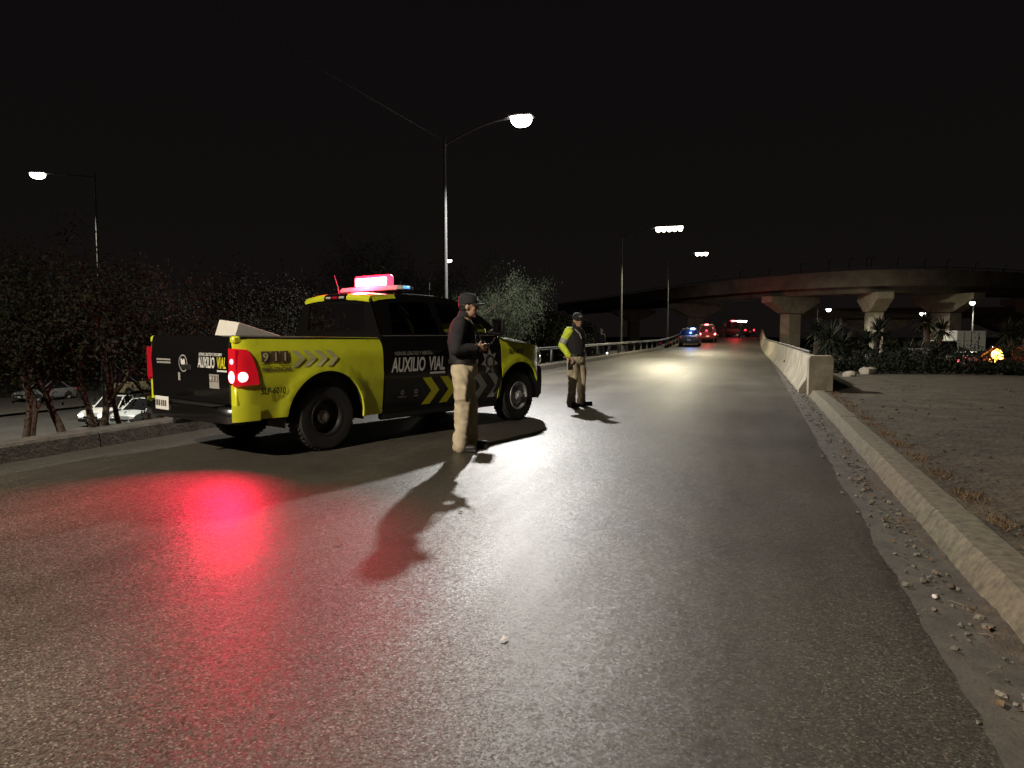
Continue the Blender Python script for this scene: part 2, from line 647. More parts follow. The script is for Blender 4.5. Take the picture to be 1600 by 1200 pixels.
# dirt, gravel and litter along the gutter -----------------------------------
def debris():
    rnd = random.Random(3)
    xs = lin(.70, 1.22, 30)
    ys = lin(1.4, 26, 620)
    mb = MB()

    def zs(x, y):
        n_ = mnoise.noise((x * 5, y * 1.6, 0)) + .5 * mnoise.noise((x * 14, y * 9, 4)) + .35 * mnoise.noise((x * 38, y * 38, 9)) + .2 * mnoise.noise((x * 80, y * 80, 2))
        return .004 + .016 * (n_ - .15 - 1.15 * ((1.12 - x) / .28) + .5 * sstep(20, 6, y) * .6)
    nx = len(xs)
    keep = []
    vs = [(x, y, zs(x, y)) for y in ys for x in xs]
    for j in range(len(ys) - 1):
        for i in range(nx - 1):
            q = (j * nx + i, j * nx + i + 1, (j + 1) * nx + i + 1, (j + 1) * nx + i)
            if max(vs[k][2] for k in q) > .003:
                keep.append(q)
    mb.add(vs, keep)
    o = mb.build('roadside_soil', 'soil', smooth='all', recalc=False)
    tag(o, 'brown loose soil gathered along the gutter by the right kerb', 'soil', kind='stuff')
    mb = MB()
    for i in range(420):
        y = rnd.uniform(1.5, 26)
        x = 1.10 - abs(rnd.gauss(0, .13))
        s = rnd.choice([.006, .008, .010, .014, .02])
        e = MB().ell((x, y, .008 + s * .4), (s * rnd.uniform(.8, 1.5), s * rnd.uniform(.8, 1.5), s * .7), 6)
        e.v = [(p[0] + rnd.uniform(-.3, .3) * s, p[1] + rnd.uniform(-.3, .3) * s, p[2]) for p in e.v]
        mb.add(e.v, e.f)
    o = mb.build('gravel', 'stone')
    tag(o, 'small stones and grit scattered in the gutter', 'gravel', kind='stuff')
    mb = MB()
    for i in range(420):
        y = rnd.uniform(2.5, 20)
        x = 1.6 + rnd.uniform(0, 1) ** 1.6 * 7
        s = rnd.choice([.006, .008, .012, .016, .024])
        e = MB().ell((x, y, zright(x, y) + s * .3), (s * rnd.uniform(.8, 1.5), s * rnd.uniform(.8, 1.5), s * .7), 6)
        e.v = [(p[0] + rnd.uniform(-.3, .3) * s, p[1] + rnd.uniform(-.3, .3) * s, p[2]) for p in e.v]
        mb.add(e.v, e.f)
    o = mb.build('lot_gravel', 'soil')
    tag(o, 'small stones scattered over the dirt lot', 'gravel', kind='stuff')
    mb = MB()
    for i in range(170):
        y = rnd.uniform(2, 22)
        x = 1.10 - abs(rnd.gauss(0, .14))
        a = rnd.uniform(0, 6.28)
        l, wd = rnd.uniform(.012, .035), rnd.uniform(.008, .018)
        d = Vector((math.cos(a), math.sin(a), 0))
        p = Vector((-d.y, d.x, 0))
        c = Vector((x, y, rnd.uniform(.016, .03)))
        t = rnd.uniform(-.01, .014)
        mb.add([c - d * l, c + p * wd + Vector((0, 0, t)), c + d * l + Vector((0, 0, .006)), c - p * wd + Vector((0, 0, .012))], [(0, 1, 2), (0, 2, 3)])
    o = mb.build('fallen_leaves', 'dry_leaf', recalc=False)
    tag(o, 'dry brown leaves lying in the gutter', 'leaves', kind='stuff')
    mb = MB()
    for i in range(34):
        y = rnd.uniform(2.5, 14)
        x = 1.08 - abs(rnd.gauss(0, .12))
        a = rnd.uniform(0, 6.28)
        l = rnd.uniform(.015, .05)
        d = Vector((math.cos(a), math.sin(a), rnd.uniform(-.1, .1)))
        c = Vector((x, y, .02))
        mb.tube([c - d * l, c + Vector((rnd.uniform(-.01, .01), 0, .006)), c + d * l], .0014, 5)
    o = mb.build('straw', 'straw')
    tag(o, 'pale bits of straw and twig in the gutter dirt', 'straw', kind='stuff')
    for (x, y, s, lab) in ((1.03, 3.05, .035, 'dark lump of soil on the gutter nearest the viewer'), (1.05, 4.35, .022, 'dark stone against the kerb foot'),
                           (.93, 4.15, .016, 'small pale stone in the gutter'), (.99, 6.9, .022, 'dark clod in the gutter amid the litter')):
        e = MB().ell((0, 0, 0), (s, s * 1.5, s * .6), 12)
        e.v = [tuple(Vector(p) * (1 + .45 * mnoise.noise(Vector(p) * 40 + Vector((x, y, 0))))) for p in e.v]
        o = e.build('stone', 'soil' if 'dark' in lab else 'card', smooth='all')
        o.location = (x, y, .012 + s * .3)
        tag(o, lab, 'stone')


debris()
for (x, y, rz, lab) in ((-2.58, 3.95, .5, 'small dark leaf lying on the road beyond the red glow'), (-2.15, 5.0, 2.2, 'dark scrap on the asphalt left of the shadow'),
                        (-1.05, 2.95, 1.0, 'yellowish scrap of litter in the middle of the near road')):
    mb = MB()
    mb.add([(-.035, -.006, 0), (-.005, -.016, .008), (.03, .0, .002), (0, .014, .010)], [(0, 1, 3), (1, 2, 3)])
    o = mb.build('scrap', 'litter' if 'yellow' in lab else 'dry_leaf')
    o.location = (x, y, .006)
    o.rotation_euler[2] = rz
    tag(o, lab, 'scrap')

rgw = np.random.default_rng(5)
nw = 2600
pw = np.stack([1.54 + np.abs(rgw.normal(0, .10, nw)), rgw.uniform(2, 17, nw), np.zeros(nw)], 1)
cl = rgw.uniform(0, 1, nw)
pw[:, 1] = np.round(pw[:, 1] * 1.1 + rgw.normal(0, .12, nw)) / 1.1 + rgw.normal(0, .16, nw)
pw[:, 2] = .10
dw = rgw.normal(size=(nw, 3)) * np.array([.7, .7, .2]) + np.array([0, 0, .7])
ow = link('dry_grass', leaves_mesh(pw, dw, .07, .008, 5), 'dry_leaf')
tag(ow, 'sparse dry grass growing behind the right kerb', 'grass', kind='stuff')

# concrete barrier along the ramp ---------------------------------------------
bar = empty('concrete_barrier', (1.05, 17.7, 0), label='long concrete barrier wall rising along the right side of the ramp', cat='barrier')
jp = [(-.03, -.05), (-.03, .10), (.12, .34), (.20, .84), (.215, .87), (.36, .87), (.375, .84), (.45, .34), (.60, .10), (.60, -.05)]
for i in range(14):
    y0, y1 = 17.7 + i * 6, 17.7 + (i + 1) * 6 - .03
    mb = MB()
    rs = []
    for k in range(5):
        y = y0 + (y1 - y0) * k / 4
        dx = -.45 * sstep(17, 70, y)
        rs.append([(x + dx - .02, y - 17.7, z + zroad(y)) for x, z in jp])
    mb.rings(rs)
    mb.build('barrier_segment', 'concrete', bar, smooth=True)
mb = MB()
for i in range(24):
    y = 17.9 + i * 3.4
    dx = -.45 * sstep(17, 70, y)
mb.tube([(1.05 - 1.05 + .29 - .45 * sstep(17, 70, y), y - 17.7, .93 + zroad(y)) for y in lin(19.5, 100, 40)], .03, 6)
mb.build('handrail', 'galvanised', bar, smooth=True)
mb = MB()
rs = []
for z, e in ((-.05, 0), (.82, .0), (.88, .03)):
    rs.append([(0 + e, 0 + e, z), (.50 - e, .06 + e, z), (.50 - e, .62 - e, z), (0 + e, .62 - e, z)])
mb.rings(rs)
blk = mb.build('barrier_end_block', 'concrete')
blk.location = (1.16, 17.0, .02)
tag(blk, 'grey concrete block standing at the near end of the barrier', 'block')
# guard rail on the left ----------------------------------------------------
gr = empty('guard_rail', (-7.85, 15, 0), label='steel guard rail on short posts along the left road edge', cat='guard rail')
mb = MB()
prof0 = [(0, -.15), (.03, -.12), (.075, -.08), (.03, -.02), (.03, .02), (.075, .08), (.03, .12), (0, .15), (-.012, .15), (.02, .11), (.06, .08), (.015, .02), (.015, -.02), (.06, -.08), (.02, -.11), (-.012, -.15)]
mb.rings([[(x * .7, y - 15, z * .42 + .80 + zroad(y)) for x, z in prof0] for y in lin(15, 105, 46)])
mb.build('rail', 'galvanised', gr, smooth=True)
pm = MB().box((0, 0, .35), (.10, .06, .95), .01).mesh('post')
for i in range(30):
    y = 16 + i * 3.0
    o = link('post', pm, 'galvanised', gr)
    o.location = (-.06, y - 15, zroad(y))


# ------------------------------------------------------------------ street lamps
def street_lamp(base, top_z, head, label, power, col=(1, .96, .90), warm=False, group='street lamps', size=(.66, .46), spot=160, lens='lamp_white', mods=1, tilt=22):
    e = empty('street_lamp', base, label=label, cat='street lamp', group=group)
    b = Vector(base)
    h = Vector(head) - b
    tz = top_z - b.z
    mb = MB()
    mb.tube([(0, 0, 0), (0, 0, tz * .5), (0, 0, tz + .25)], [.085, .07, .045], 12)
    mb.build('pole', 'pole_paint', e, smooth=True)
    mb = MB()
    mb.box((0, 0, .02), (.36, .36, .04), .008)
    for sx in (-1, 1):
        for sy in (-1, 1):
            mb.tube([(sx * .13, sy * .13, .04), (sx * .13, sy * .13, .09)], .015, 6)
    mb.build('base_plate', 'galvanised', e)
    d = Vector((h.x, h.y, 0))
    n = d.normalized()
    mb = MB()
    pts = []
    for i in range(9):
        t = i / 8
        p = Vector((0, 0, tz)).lerp(h, t)
        p.z = tz + (h.z - tz) * math.sin(t * math.pi / 2) + .02
        pts.append(p - n * (.28 * t))
    mb.tube(pts, .03, 8)
    mb.tube([(0, 0, tz - .06), (0, 0, tz + .06)], .075, 10)
    mb.build('arm', 'pole_paint', e, smooth=True)
    ang = math.atan2(n.y, n.x)
    rot = Matrix.Rotation(ang, 3, 'Z')
    mb = MB()
    mb.box(tuple(h + Vector((0, 0, .055))), (size[0] + .12, size[1] + .07, .07), .03, rot)
    mb.box(tuple(h - n * (size[0] / 2 + .08) + Vector((0, 0, .045))), (.22, .10, .06), .02, rot)
    mb.build('head', 'grey_paint', e, smooth=True)
    for k in range(mods):
        mb = MB()
        off = rot @ Vector((((k + .5) / mods - .5) * size[0], 0, 0))
        rs = []
        for z, s in ((.02, 1), (-.08, 1.0), (-.17, .86), (-.235, .62), (-.265, .3)):
            ring = []
            for q in range(16):
                a = 2 * math.pi * q / 16
                ca, sa = math.cos(a), math.sin(a)
                sx = math.copysign(abs(ca) ** .5, ca) * size[0] / 2 / mods * .95 * s
                sy = math.copysign(abs(sa) ** .5, sa) * size[1] / 2 * s
                ring.append(tuple(h + off + rot @ Vector((sx, sy, z))))
            rs.append(ring)
        mb.rings(rs)
        mb.build('lens', lens, e, smooth=True)
    aim = h + Vector((0, 0, -1)) + n * math.tan(R(tilt))
    add_light('lamp_light', 'SPOT', tuple(h + Vector((0, 0, -.34))), power, col, e, size=.16, spot=spot, blend=.30, target=tuple(aim + Vector((0, 0, -.34))))
    return e


MAIN = 8300
street_lamp((-9.55, 21.1, zverge(-9.55, 21)), 7.40, (-7.0, 21.2, 8.05), 'tall street lamp shining bright white over the pickup truck', MAIN, (1, .97, .92))
street_lamp((-9.55, -5.0, zverge(-9.55, -5)), 7.40, (-7.0, -4.9, 8.05), 'street lamp behind the viewer on the left verge', MAIN * 1.15, (1, .88, .70))
street_lamp((-8.3, 46, zverge(-8.3, 46)), 7.6, (-5.3, 46, 8.1), 'distant street lamp with a wide row of glaring lenses above the ramp', MAIN * .62, (1, .90, .62), lens='lamp_warm', size=(1.7, .42), mods=5)
street_lamp((-8.2, 71, zverge(-8.2, 71)), 8.4, (-5.05, 71, 9.15), 'farther street lamp with paired lenses above the ramp crest', MAIN * .42, (1, .90, .62), lens='lamp_warm', size=(1.2, .36), mods=3)
street_lamp((-4.9, 118, .6), 3.9, (-2.0, 118, 3.4), 'lowest distant lamp just above the crest of the ramp', MAIN * .08, lens='lamp_white', size=(1.5, .5), mods=2)
street_lamp((-33.6, 29.0, -4), 9.7, (-36.2, 27.8, 9.85), 'street lamp over the lower road at the far left', MAIN * 1.2, (1, .94, .80), lens='lamp_warm', size=(.75, .40))
street_lamp((-36, 75, -4), 9.4, (-33.5, 75, 9.8), 'distant street lamp over the lower road behind the trees', MAIN * .4, (1, .90, .72), lens='lamp_warm', group='street lamps')

# wire from the lamp pole
mb = MB()
A, B = Vector((-9.55, 21.1, 7.55)), Vector((-9.75, -5.0, 7.6))
mb.tube([A.lerp(B, t) + Vector((0, 0, -.12 * 4 * t * (1 - t))) for t in lin(0, 1, 24)], .011, 5)
o = mb.build('overhead_wire', 'black_plastic', smooth=True)
tag(o, 'thin overhead wire running from the lamp pole to the upper left', 'wire')

# ------------------------------------------------------------------ overpass
def overpass():
    near = [(-62, 190), (-45, 165), (-29.8, 142.7), (-16.2, 118.7), (-7.1, 104.8), (1.3, 94.8), (8.2, 89.6), (14.6, 88.5), (23.1, 93.0), (31, 100), (42, 113), (60, 140)]
    # smooth (Catmull-Rom)
    P = []
    for i in range(1, len(near) - 2):
        p0, p1, p2, p3 = [Vector((*near[k], 0)) for k in (i - 1, i, i + 1, i + 2)]
        for s in range(8):
            t = s / 8
            P.append(.5 * ((2 * p1) + (p2 - p0) * t + (2 * p0 - 5 * p1 + 4 * p2 - p3) * t * t + (3 * p1 - p0 - 3 * p2 + p3) * t ** 3))
    e = empty('overpass', (14.6, 93, -1.3), label='long curved concrete flyover crossing behind the ramp on hammerhead piers', cat='overpass')
    o0 = Vector((14.6, 93, -1.3))
    nrm = []
    for i in range(len(P)):
        t = (P[min(i + 1, len(P) - 1)] - P[max(i - 1, 0)]).normalized()
        nrm.append(Vector((-t.y, t.x, 0)))   # away from the camera
    W = 8.5
    ZT = 8.15

    def sweep(name, prof, m='deck_concrete'):
        mb = MB()
        mb.rings([[tuple(p + n * u + Vector((0, 0, z)) - o0) for u, z in prof] for p, n in zip(P, nrm)])
        return mb.build(name, m, e, smooth=True)
    sweep('deck', [(0, ZT), (0, ZT - .35), (1.6, ZT - .75), (2.2, ZT - 2.1), (W - 2.2, ZT - 2.1), (W - 1.6, ZT - .75), (W, ZT - .35), (W, ZT)])
    sweep('edge_beam', [(-.12, ZT - 1.45), (-.12, ZT + .35), (.12, ZT + .35), (.16, ZT + .004), (1.2, ZT - 1.0), (.06, ZT - 1.45)])
    sweep('parapet', [(W - .2, ZT + .004), (W - .2, ZT + .5), (W + .05, ZT + .5), (W + .05, ZT - .3)])
    mb = MB()
    mb.tube([tuple(p + Vector((0, 0, ZT + .62)) - o0) for p in P], .045, 6)
    mb.build('handrail', 'galvanised', e, smooth=True)
    pm = MB().box((0, 0, .16), (.10, .10, .34), .01).mesh('rail_post')
    mk = MB().box((0, 0, 1.0), (.06, .06, 2.0), .01).mesh('mast')
    for i in range(4, len(P), 2):
        o = link('rail_post', pm, 'galvanised', e)
        o.location = P[i] + Vector((0, 0, ZT + .33)) - o0
    for i in range(6, len(P) - 1, 4):
        mb = MB()
        mb.tube([(0, 0, 0), (0, 0, 1.9), (.2, .1, 2.05)], .05, 6)
        mb.box((.3, .12, 2.05), (.35, .16, .07), .02)
        o = mb.build('lamp_mast', 'galvanised', e)
        o.location = P[i] + nrm[i] * (W - .1) + Vector((0, 0, ZT + .5)) - o0

    def pier(idx, shaft=(2.0, 1.5), cap=8.4, along=4.2, dz=-1.5, caph=1.5):
        p = P[idx] + nrm[idx] * along
        n = nrm[idx]
        t = Vector((n.y, -n.x, 0))
        mb = MB()
        zt = ZT - 2.1
        a, b = shaft
        rs = []
        for z, k in ((dz, 1.15), (dz + .8, 1.0), (zt - 2.2, 1.0)):
            rs.append([tuple(p + n * (sx * a / 2 * k) + t * (sy * b / 2 * k) + Vector((0, 0, z)) - o0) for sx, sy in ((-1, -1), (1, -1), (1, 1), (-1, 1))])
        mb.rings(rs)
        s = mb.build('pier', 'pier_concrete', e)
        mb = MB()
        rs = []
        for u, zb in ((-cap / 2, zt - .75), (-cap / 2 + .3, zt - .85), (-a / 2 - .3, zt - 2.1), (a / 2 + .3, zt - 2.1), (cap / 2 - .3, zt - .85), (cap / 2, zt - .75)):
            rs.append([tuple(p + n * u + t * (v * .85) + Vector((0, 0, z)) - o0) for v, z in ((-1, zb), (1, zb), (1, zt - .003), (-1, zt - .003))])
        mb.rings(rs)
        mb.build('pier_cap', 'pier_concrete', s)
    # choose the nearest swept stations
    for (x, y, kw) in ((1.6, 94.6, {}), (13.6, 88.6, {}), (24.5, 94, dict(shaft=(2.6, 1.8))), (-13, 113, {}), (-27, 138, {}), (38, 108, {})):
        i = min(range(len(P)), key=lambda k: (P[k] - Vector((x, y, 0))).length)
        pier(i, **kw)
    return e


overpass()
# second, lower flyover beyond with its own pier
e = empty('far_overpass', (18, 112, -1.6), label='second concrete flyover in the dark behind the first one', cat='overpass')
mb = MB()
mb.rings([[(x, y, z) for y, z in ((0, 5.2), (0, 6.6), (.3, 6.6), (7, 6.6), (7, 5.2))] for x in (-14, 0, 20, 60)])
mb.build('deck', 'deck_concrete', e)
for x in (-1.5, 16):
    mb = MB()
    mb.box((x, 3.5, 1.6), (2.6, 1.8, 3.4), .1)
    p = mb.build('pier', 'concrete', e)
    mb = MB()
    mb.rings([[(x + u, y, z) for y, z in ((1.6, zb), (5.4, zb), (5.4, 5.19), (1.6, 5.19))] for u, zb in ((-4.5, 4.4), (-1.5, 3.1), (1.5, 3.1), (4.5, 4.4))])
    mb.build('pier_cap', 'concrete', p)

street_lamp((15.6, 78, -1.5), 3.1, (15.2, 77.2, 3.35), 'small white lamp hanging before the flyover pier', MAIN * .26, size=(.5, .4), col=(1, .93, .75), group='lamps below the flyover')
street_lamp((20.1, 80, -1.6), 4.3, (19.8, 79.2, 4.4), 'white lamp on a slim pole right of the flyover piers', MAIN * .2, size=(.5, .4), col=(1, .93, .75), group='lamps below the flyover')
street_lamp((6.6, 86.5, -1.5), 3.9, (7.7, 86.2, 4.1), 'lamp glowing under the flyover left of the piers', MAIN * .26, size=(.5, .3), col=(1, .93, .8), group='lamps below the flyover')
street_lamp((28.2, 76, -1.6), 3.6, (27.2, 75.4, 3.75), 'white lamp by the right edge of the picture', MAIN * 0.096, size=(.5, .4), col=(1, .93, .85), group='lamps below the flyover')


# ------------------------------------------------------------------ vegetation
def limb(mb, p, d, ln, r, depth, rnd, tips, droop=0.):
    pts = [p.copy()]
    rads = [r]
    n = 5
    cur = p.copy()
    dd = d.normalized()
    for i in range(n):
        dd = (dd + Vector((rnd.uniform(-.22, .22), rnd.uniform(-.22, .22), rnd.uniform(-.1, .16) - droop))).normalized()
        cur = cur + dd * (ln / n)
        pts.append(cur.copy())
        rads.append(r * (1 - .5 * (i + 1) / n))
    mb.tube(pts, rads, 8 if depth > 1 else 5)
    if depth <= 0:
        tips.append((cur, dd))
        tips.append((pts[3], dd))
        return
    for k in range(rnd.choice([2, 3])):
        nd = (dd + Vector((rnd.uniform(-.8, .8), rnd.uniform(-.8, .8), rnd.uniform(-.1, .5)))).normalized()
        limb(mb, pts[-1 - (k % 2)], nd, ln * rnd.uniform(.6, .85), rads[-1] * .95, depth - 1, rnd, tips, droop)


def tree(loc, stems, h0, label, seed, leaf='leaf_dark', nleaf=9000, spread=.75, size=(.10, .05), hang=.0, group=None, depth=2, radius=.09, weep=False):
    rnd = random.Random(seed)
    rg = np.random.default_rng(seed)
    e = empty('tree', loc, label=label, cat='tree', group=group)
    mb = MB()
    tips = []
    drop = loc[2] - zverge(loc[0], loc[1]) + .15
    for (dx, dy, lx, ly) in stems:
        if drop > .2:
            mb.tube([(dx * 1.3, dy * 1.3, -drop), (dx * 1.1, dy * 1.1, -drop * .5), (dx, dy, -.10)], [radius * 1.25, radius * 1.08, radius * .95], 8)
        limb(mb, Vector((dx, dy, -.15)), Vector((lx, ly, 1.)), h0, radius * rnd.uniform(.8, 1.1), depth, rnd, tips)
    mb.build('trunk', 'bark', e, smooth=True)
    T = np.array([t[0] for t in tips])
    k = rg.integers(0, len(T), nleaf)
    # clumped scatter around the twig ends
    sub = rg.normal(size=(len(T) * 5, 3)) * spread * np.array([.75, .75, .5]) + np.repeat(T, 5, 0)
    kk = rg.integers(0, len(sub), nleaf)
    pts = sub[kk] + rg.normal(size=(nleaf, 3)) * spread * .24
    dirs = rg.normal(size=(nleaf, 3))
    dirs[:, 2] -= hang
    if weep:
        dz = np.abs(rg.exponential(.55, nleaf))
        pts[:, 2] -= dz
    me = leaves_mesh(pts, dirs, size[0], size[1], seed)
    link('crown', me, leaf, e)
    return e


GV = 'trees on the left verge'
SM = (.075, .032)
tree((-11.0, 8.0, -.85), [(0, 0, -.15, .1), (.08, .03, .25, -.1)], 1.45, 'leftmost small tree on the verge with a forked dark trunk', 1, group=GV, radius=.085, nleaf=10000, size=SM)
tree((-10.6, 8.75, -.75), [(-.02, -.10, -.45, -.15), (.06, .08, .05, .1), (.0, .0, .3, .25)], 1.4, 'tree with three leaning dark stems beside the leftmost tree', 2, group=GV, radius=.08, nleaf=10000, size=SM)
tree((-10.6, 9.65, -.75), [(0, 0, -.3, .1), (.14, .06, .1, .0), (.02, .0, .45, .1)], 1.4, 'verge tree with dark stems in front of the white cars', 3, group=GV, radius=.075, nleaf=10000, size=SM)
tree((-11.2, 13.6, -1.0), [(0, 0, .1, .1), (.1, 0, .4, .2)], 1.5, 'dark tree on the verge hidden behind the truck tailgate', 4, group=GV, nleaf=10000, size=SM)
tree((-12.6, 16.0, -1.7), [(0, 0, .1, .1), (.1, 0, -.3, .2)], 1.8, 'dark bushy tree behind the truck bed', 5, group=GV, nleaf=10000, size=SM)
tree((-14.0, 21, -2.6), [(0, 0, .1, .1), (.1, 0, -.3, .2)], 2.3, 'dark tree rising behind the truck cab', 6, group=GV, nleaf=16000, spread=.9, size=(.1, .04))
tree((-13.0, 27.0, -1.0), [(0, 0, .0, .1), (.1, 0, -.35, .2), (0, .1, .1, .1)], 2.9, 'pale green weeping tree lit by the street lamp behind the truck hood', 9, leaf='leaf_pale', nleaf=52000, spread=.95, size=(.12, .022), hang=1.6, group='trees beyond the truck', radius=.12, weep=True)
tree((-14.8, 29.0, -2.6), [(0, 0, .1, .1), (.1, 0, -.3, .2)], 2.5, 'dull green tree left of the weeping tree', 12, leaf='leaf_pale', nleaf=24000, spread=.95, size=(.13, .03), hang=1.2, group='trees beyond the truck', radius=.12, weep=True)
tree((-13.5, 46, -2.8), [(0, 0, .1, .1), (.1, 0, .3, .2)], 2.3, 'dark tree between the weeping tree and the flyover', 14, nleaf=14000, spread=1.0, size=(.14, .06), group='trees beyond the truck')
tree((-17.5, 64, -3.8), [(0, 0, .1, .1), (.1, 0, .3, .2)], 2.6, 'distant dark tree under the far end of the flyover', 15, nleaf=10000, spread=1.2, size=(.2, .1), group='trees beyond the truck')


def yucca(loc, h, label, seed, nb=150, bl=.95, heads=1):
    rnd = random.Random(seed)
    e = empty('palm', loc, label=label, cat='palm', group='palms and yuccas in the dirt lot')
    mb = MB()
    tops = []
    for k in range(heads):
        top = Vector((rnd.uniform(-.25, .25) + (k - (heads - 1) / 2) * .9, rnd.uniform(-.2, .2), h * rnd.uniform(.85, 1.05)))
        mb.tube([(0, 0, -.2), top * .5 + Vector((rnd.uniform(-.1, .1), 0, 0)), top], [.20, .15, .13], 8)
        tops.append(top)
    mb.build('trunk', 'bark', e, smooth=True)
    mb = MB()
    for top in tops:
        for i in range(nb):
            a = rnd.uniform(0, 6.283)
            el = math.asin(rnd.uniform(-.75, 1))
            d = Vector((math.cos(a) * math.cos(el), math.sin(a) * math.cos(el), math.sin(el)))
            s = Vector((-math.sin(a), math.cos(a), 0)) * .035
            l = bl * rnd.uniform(.75, 1.15)
            b0 = top + d * .08
            m1 = top + d * l * .6
            tip = top + d * l + Vector((0, 0, -.12 * l))
            mb.add([b0 - s * .6, b0 + s * .6, m1 + s, m1 - s, tip], [(0, 1, 2, 3), (3, 2, 4)])
    mb.build('crown', 'leaf_palm', e, recalc=False)
    return e


def zr(x, y):
    return zright(x, y)


for i, (x, y, h, hd, lab) in enumerate((
        (2.9, 31, 1.5, 1, 'dark yucca just behind the end of the barrier'), (4.1, 34, 1.2, 2, 'two-headed yucca left of the middle of the dirt lot'),
        (5.7, 39, 2.2, 1, 'tall palm in front of the flyover between the piers'), (7.6, 43, 1.3, 2, 'low double yucca in front of the lit pier'),
        (9.3, 44, 2.7, 2, 'large double-headed palm right of the lit pier'), (13.0, 43, 2.6, 2, 'tall palm before the right part of the flyover'),
        (15.6, 46, 3.1, 2, 'tallest palm near the amber light'), (6.5, 33, .7, 2, 'squat spiky plant low in the dirt lot'),
        (3.2, 42, 2.1, 1, 'slim palm beside the leftmost pier'), (11.2, 38, .9, 1, 'short yucca in the dark right of the double palm'))):
    yucca((x, y, zr(x, y)), h, lab, 40 + i, heads=hd)
# low bushes
for i, (x, y, s, lab) in enumerate(((3.6, 28, .8, 'low dark bush nearest the barrier end'), (5.4, 29.5, .9, 'low dark bush left of the grey block'), (7.4, 31, 1.0, 'broad dark bush in the middle of the lot'),
                                    (9.6, 33, .7, 'dark bush under the double palm'), (11.9, 34, .5, 'dark bush left of the amber light'), (14.6, 38, .6, 'dark bush right of the amber light'),
                                    (8.6, 46, 1.2, 'far dark bush below the lit pier'), (4.8, 48, 1.2, 'far dark bush below the leftmost pier'), (13.5, 52, .5, 'far bush before the traffic'))):
    e = empty('bush', (x, y, zr(x, y)), label=lab, cat='bush', group='bushes in the dirt lot')
    rg = np.random.default_rng(80 + i)
    n = 2600
    s *= rg.uniform(.75, 1.35)
    p = rg.normal(size=(n, 3)) * np.array([.75, .45, rg.uniform(.2, .42)]) * s
    p += .25 * np.sin(p[:, [1, 2, 0]] * 5)
    p[:, 2] = np.abs(p[:, 2]) + .05
    link('foliage', leaves_mesh(p, rg.normal(size=(n, 3)) + np.array([0, 0, .4]), .13, .06, 80 + i), 'leaf_dark', e)
    mb = MB()
    for k in range(6):
        a = rg.uniform(0, 6.28)
        mb.tube([(0, 0, -.05), (.2 * math.cos(a) * s, .2 * math.sin(a) * s, .25 * s), (.5 * math.cos(a) * s, .4 * math.sin(a) * s, .5 * s)], [.03, .02, .01], 6)
    mb.build('stems', 'bark', e)
# pale stones and a block in the lot
for (x, y, s, lab) in ((2.75, 23.5, .20, 'pale stone lying in the dark lot behind the barrier end'), (3.6, 26.2, .28, 'larger pale stone in the dark lot')):
    mb = MB().ell((0, 0, 0), (s, s * .8, s * .6), 12)
    mb.v = [tuple(Vector(p) * (1 + .35 * mnoise.noise(Vector(p) * 6 + Vector((x, y, 0))))) for p in mb.v]
    o = mb.build('boulder', 'concrete', smooth=True)
    o.location = (x, y, zr(x, y) + s * .35)
    tag(o, lab, 'stone')
o = MB().box((0, 0, .45), (.62, .5, .95), .04).box((0, 0, .96), (.72, .6, .10), .02).build('concrete_pedestal', 'stone')
o.location = (6.15, 31.6, zr(6.15, 31.6) - .05)
tag(o, 'grey concrete pedestal standing among the dark bushes', 'pedestal')


# ------------------------------------------------------------------ lettering
def text_mesh(txt, size=1., shear=0., bold=0., sx=1., align='LEFT'):
    cu = bpy.data.curves.new('lettering', 'FONT')
    cu.body = txt
    cu.size = size
    cu.shear = shear
    cu.offset = bold
    cu.align_x = align
    cu.resolution_u = 3
    o = bpy.data.objects.new('lettering_tmp', cu)
    COL.objects.link(o)
    dg = bpy.context.evaluated_depsgraph_get()
    me = bpy.data.meshes.new_from_object(o.evaluated_get(dg))
    v = [(p.co.x * sx, p.co.y) for p in me.vertices]
    f = [tuple(p.vertices) for p in me.polygons]
    bpy.data.objects.remove(o)
    bpy.data.curves.remove(cu)
    bpy.data.meshes.remove(me)
    return v, f


# ------------------------------------------------------------------ pickup truck
# local axes: x forward from the rear axle, y to the truck's left, z up
WB = 3.74
TR = .405
AR = .555


def halfw(x, z):
    pts = [(.30, .945), (.55, .975), (.85, 1.0), (1.12, .992), (1.20, .985), (1.235, .962), (1.32, .950), (1.40, .925)]
    if z <= pts[0][0]:
        wv = pts[0][1]
    elif z >= pts[-1][0]:
        wv = pts[-1][1]
    else:
        for (a, wa), (b, wb_) in zip(pts, pts[1:]):
            if a <= z <= b:
                wv = wa + (wb_ - wa) * (z - a) / (b - a)
                break
    for xc in (0, WB):        # swollen lips round the wheel openings
        d = math.hypot(x - xc, (z - TR))
        wv += .028 * max(0, 1 - abs(d - AR - .02) / .11) ** 1.0 * (1 if z > .3 else 0)
    if x > 4.05:
        wv -= .62 * ((x - 4.05) / .75) ** 2.2
    if x < -1.0:
        wv -= .04 * ((-1.0 - x) / .15) ** 2
    return wv


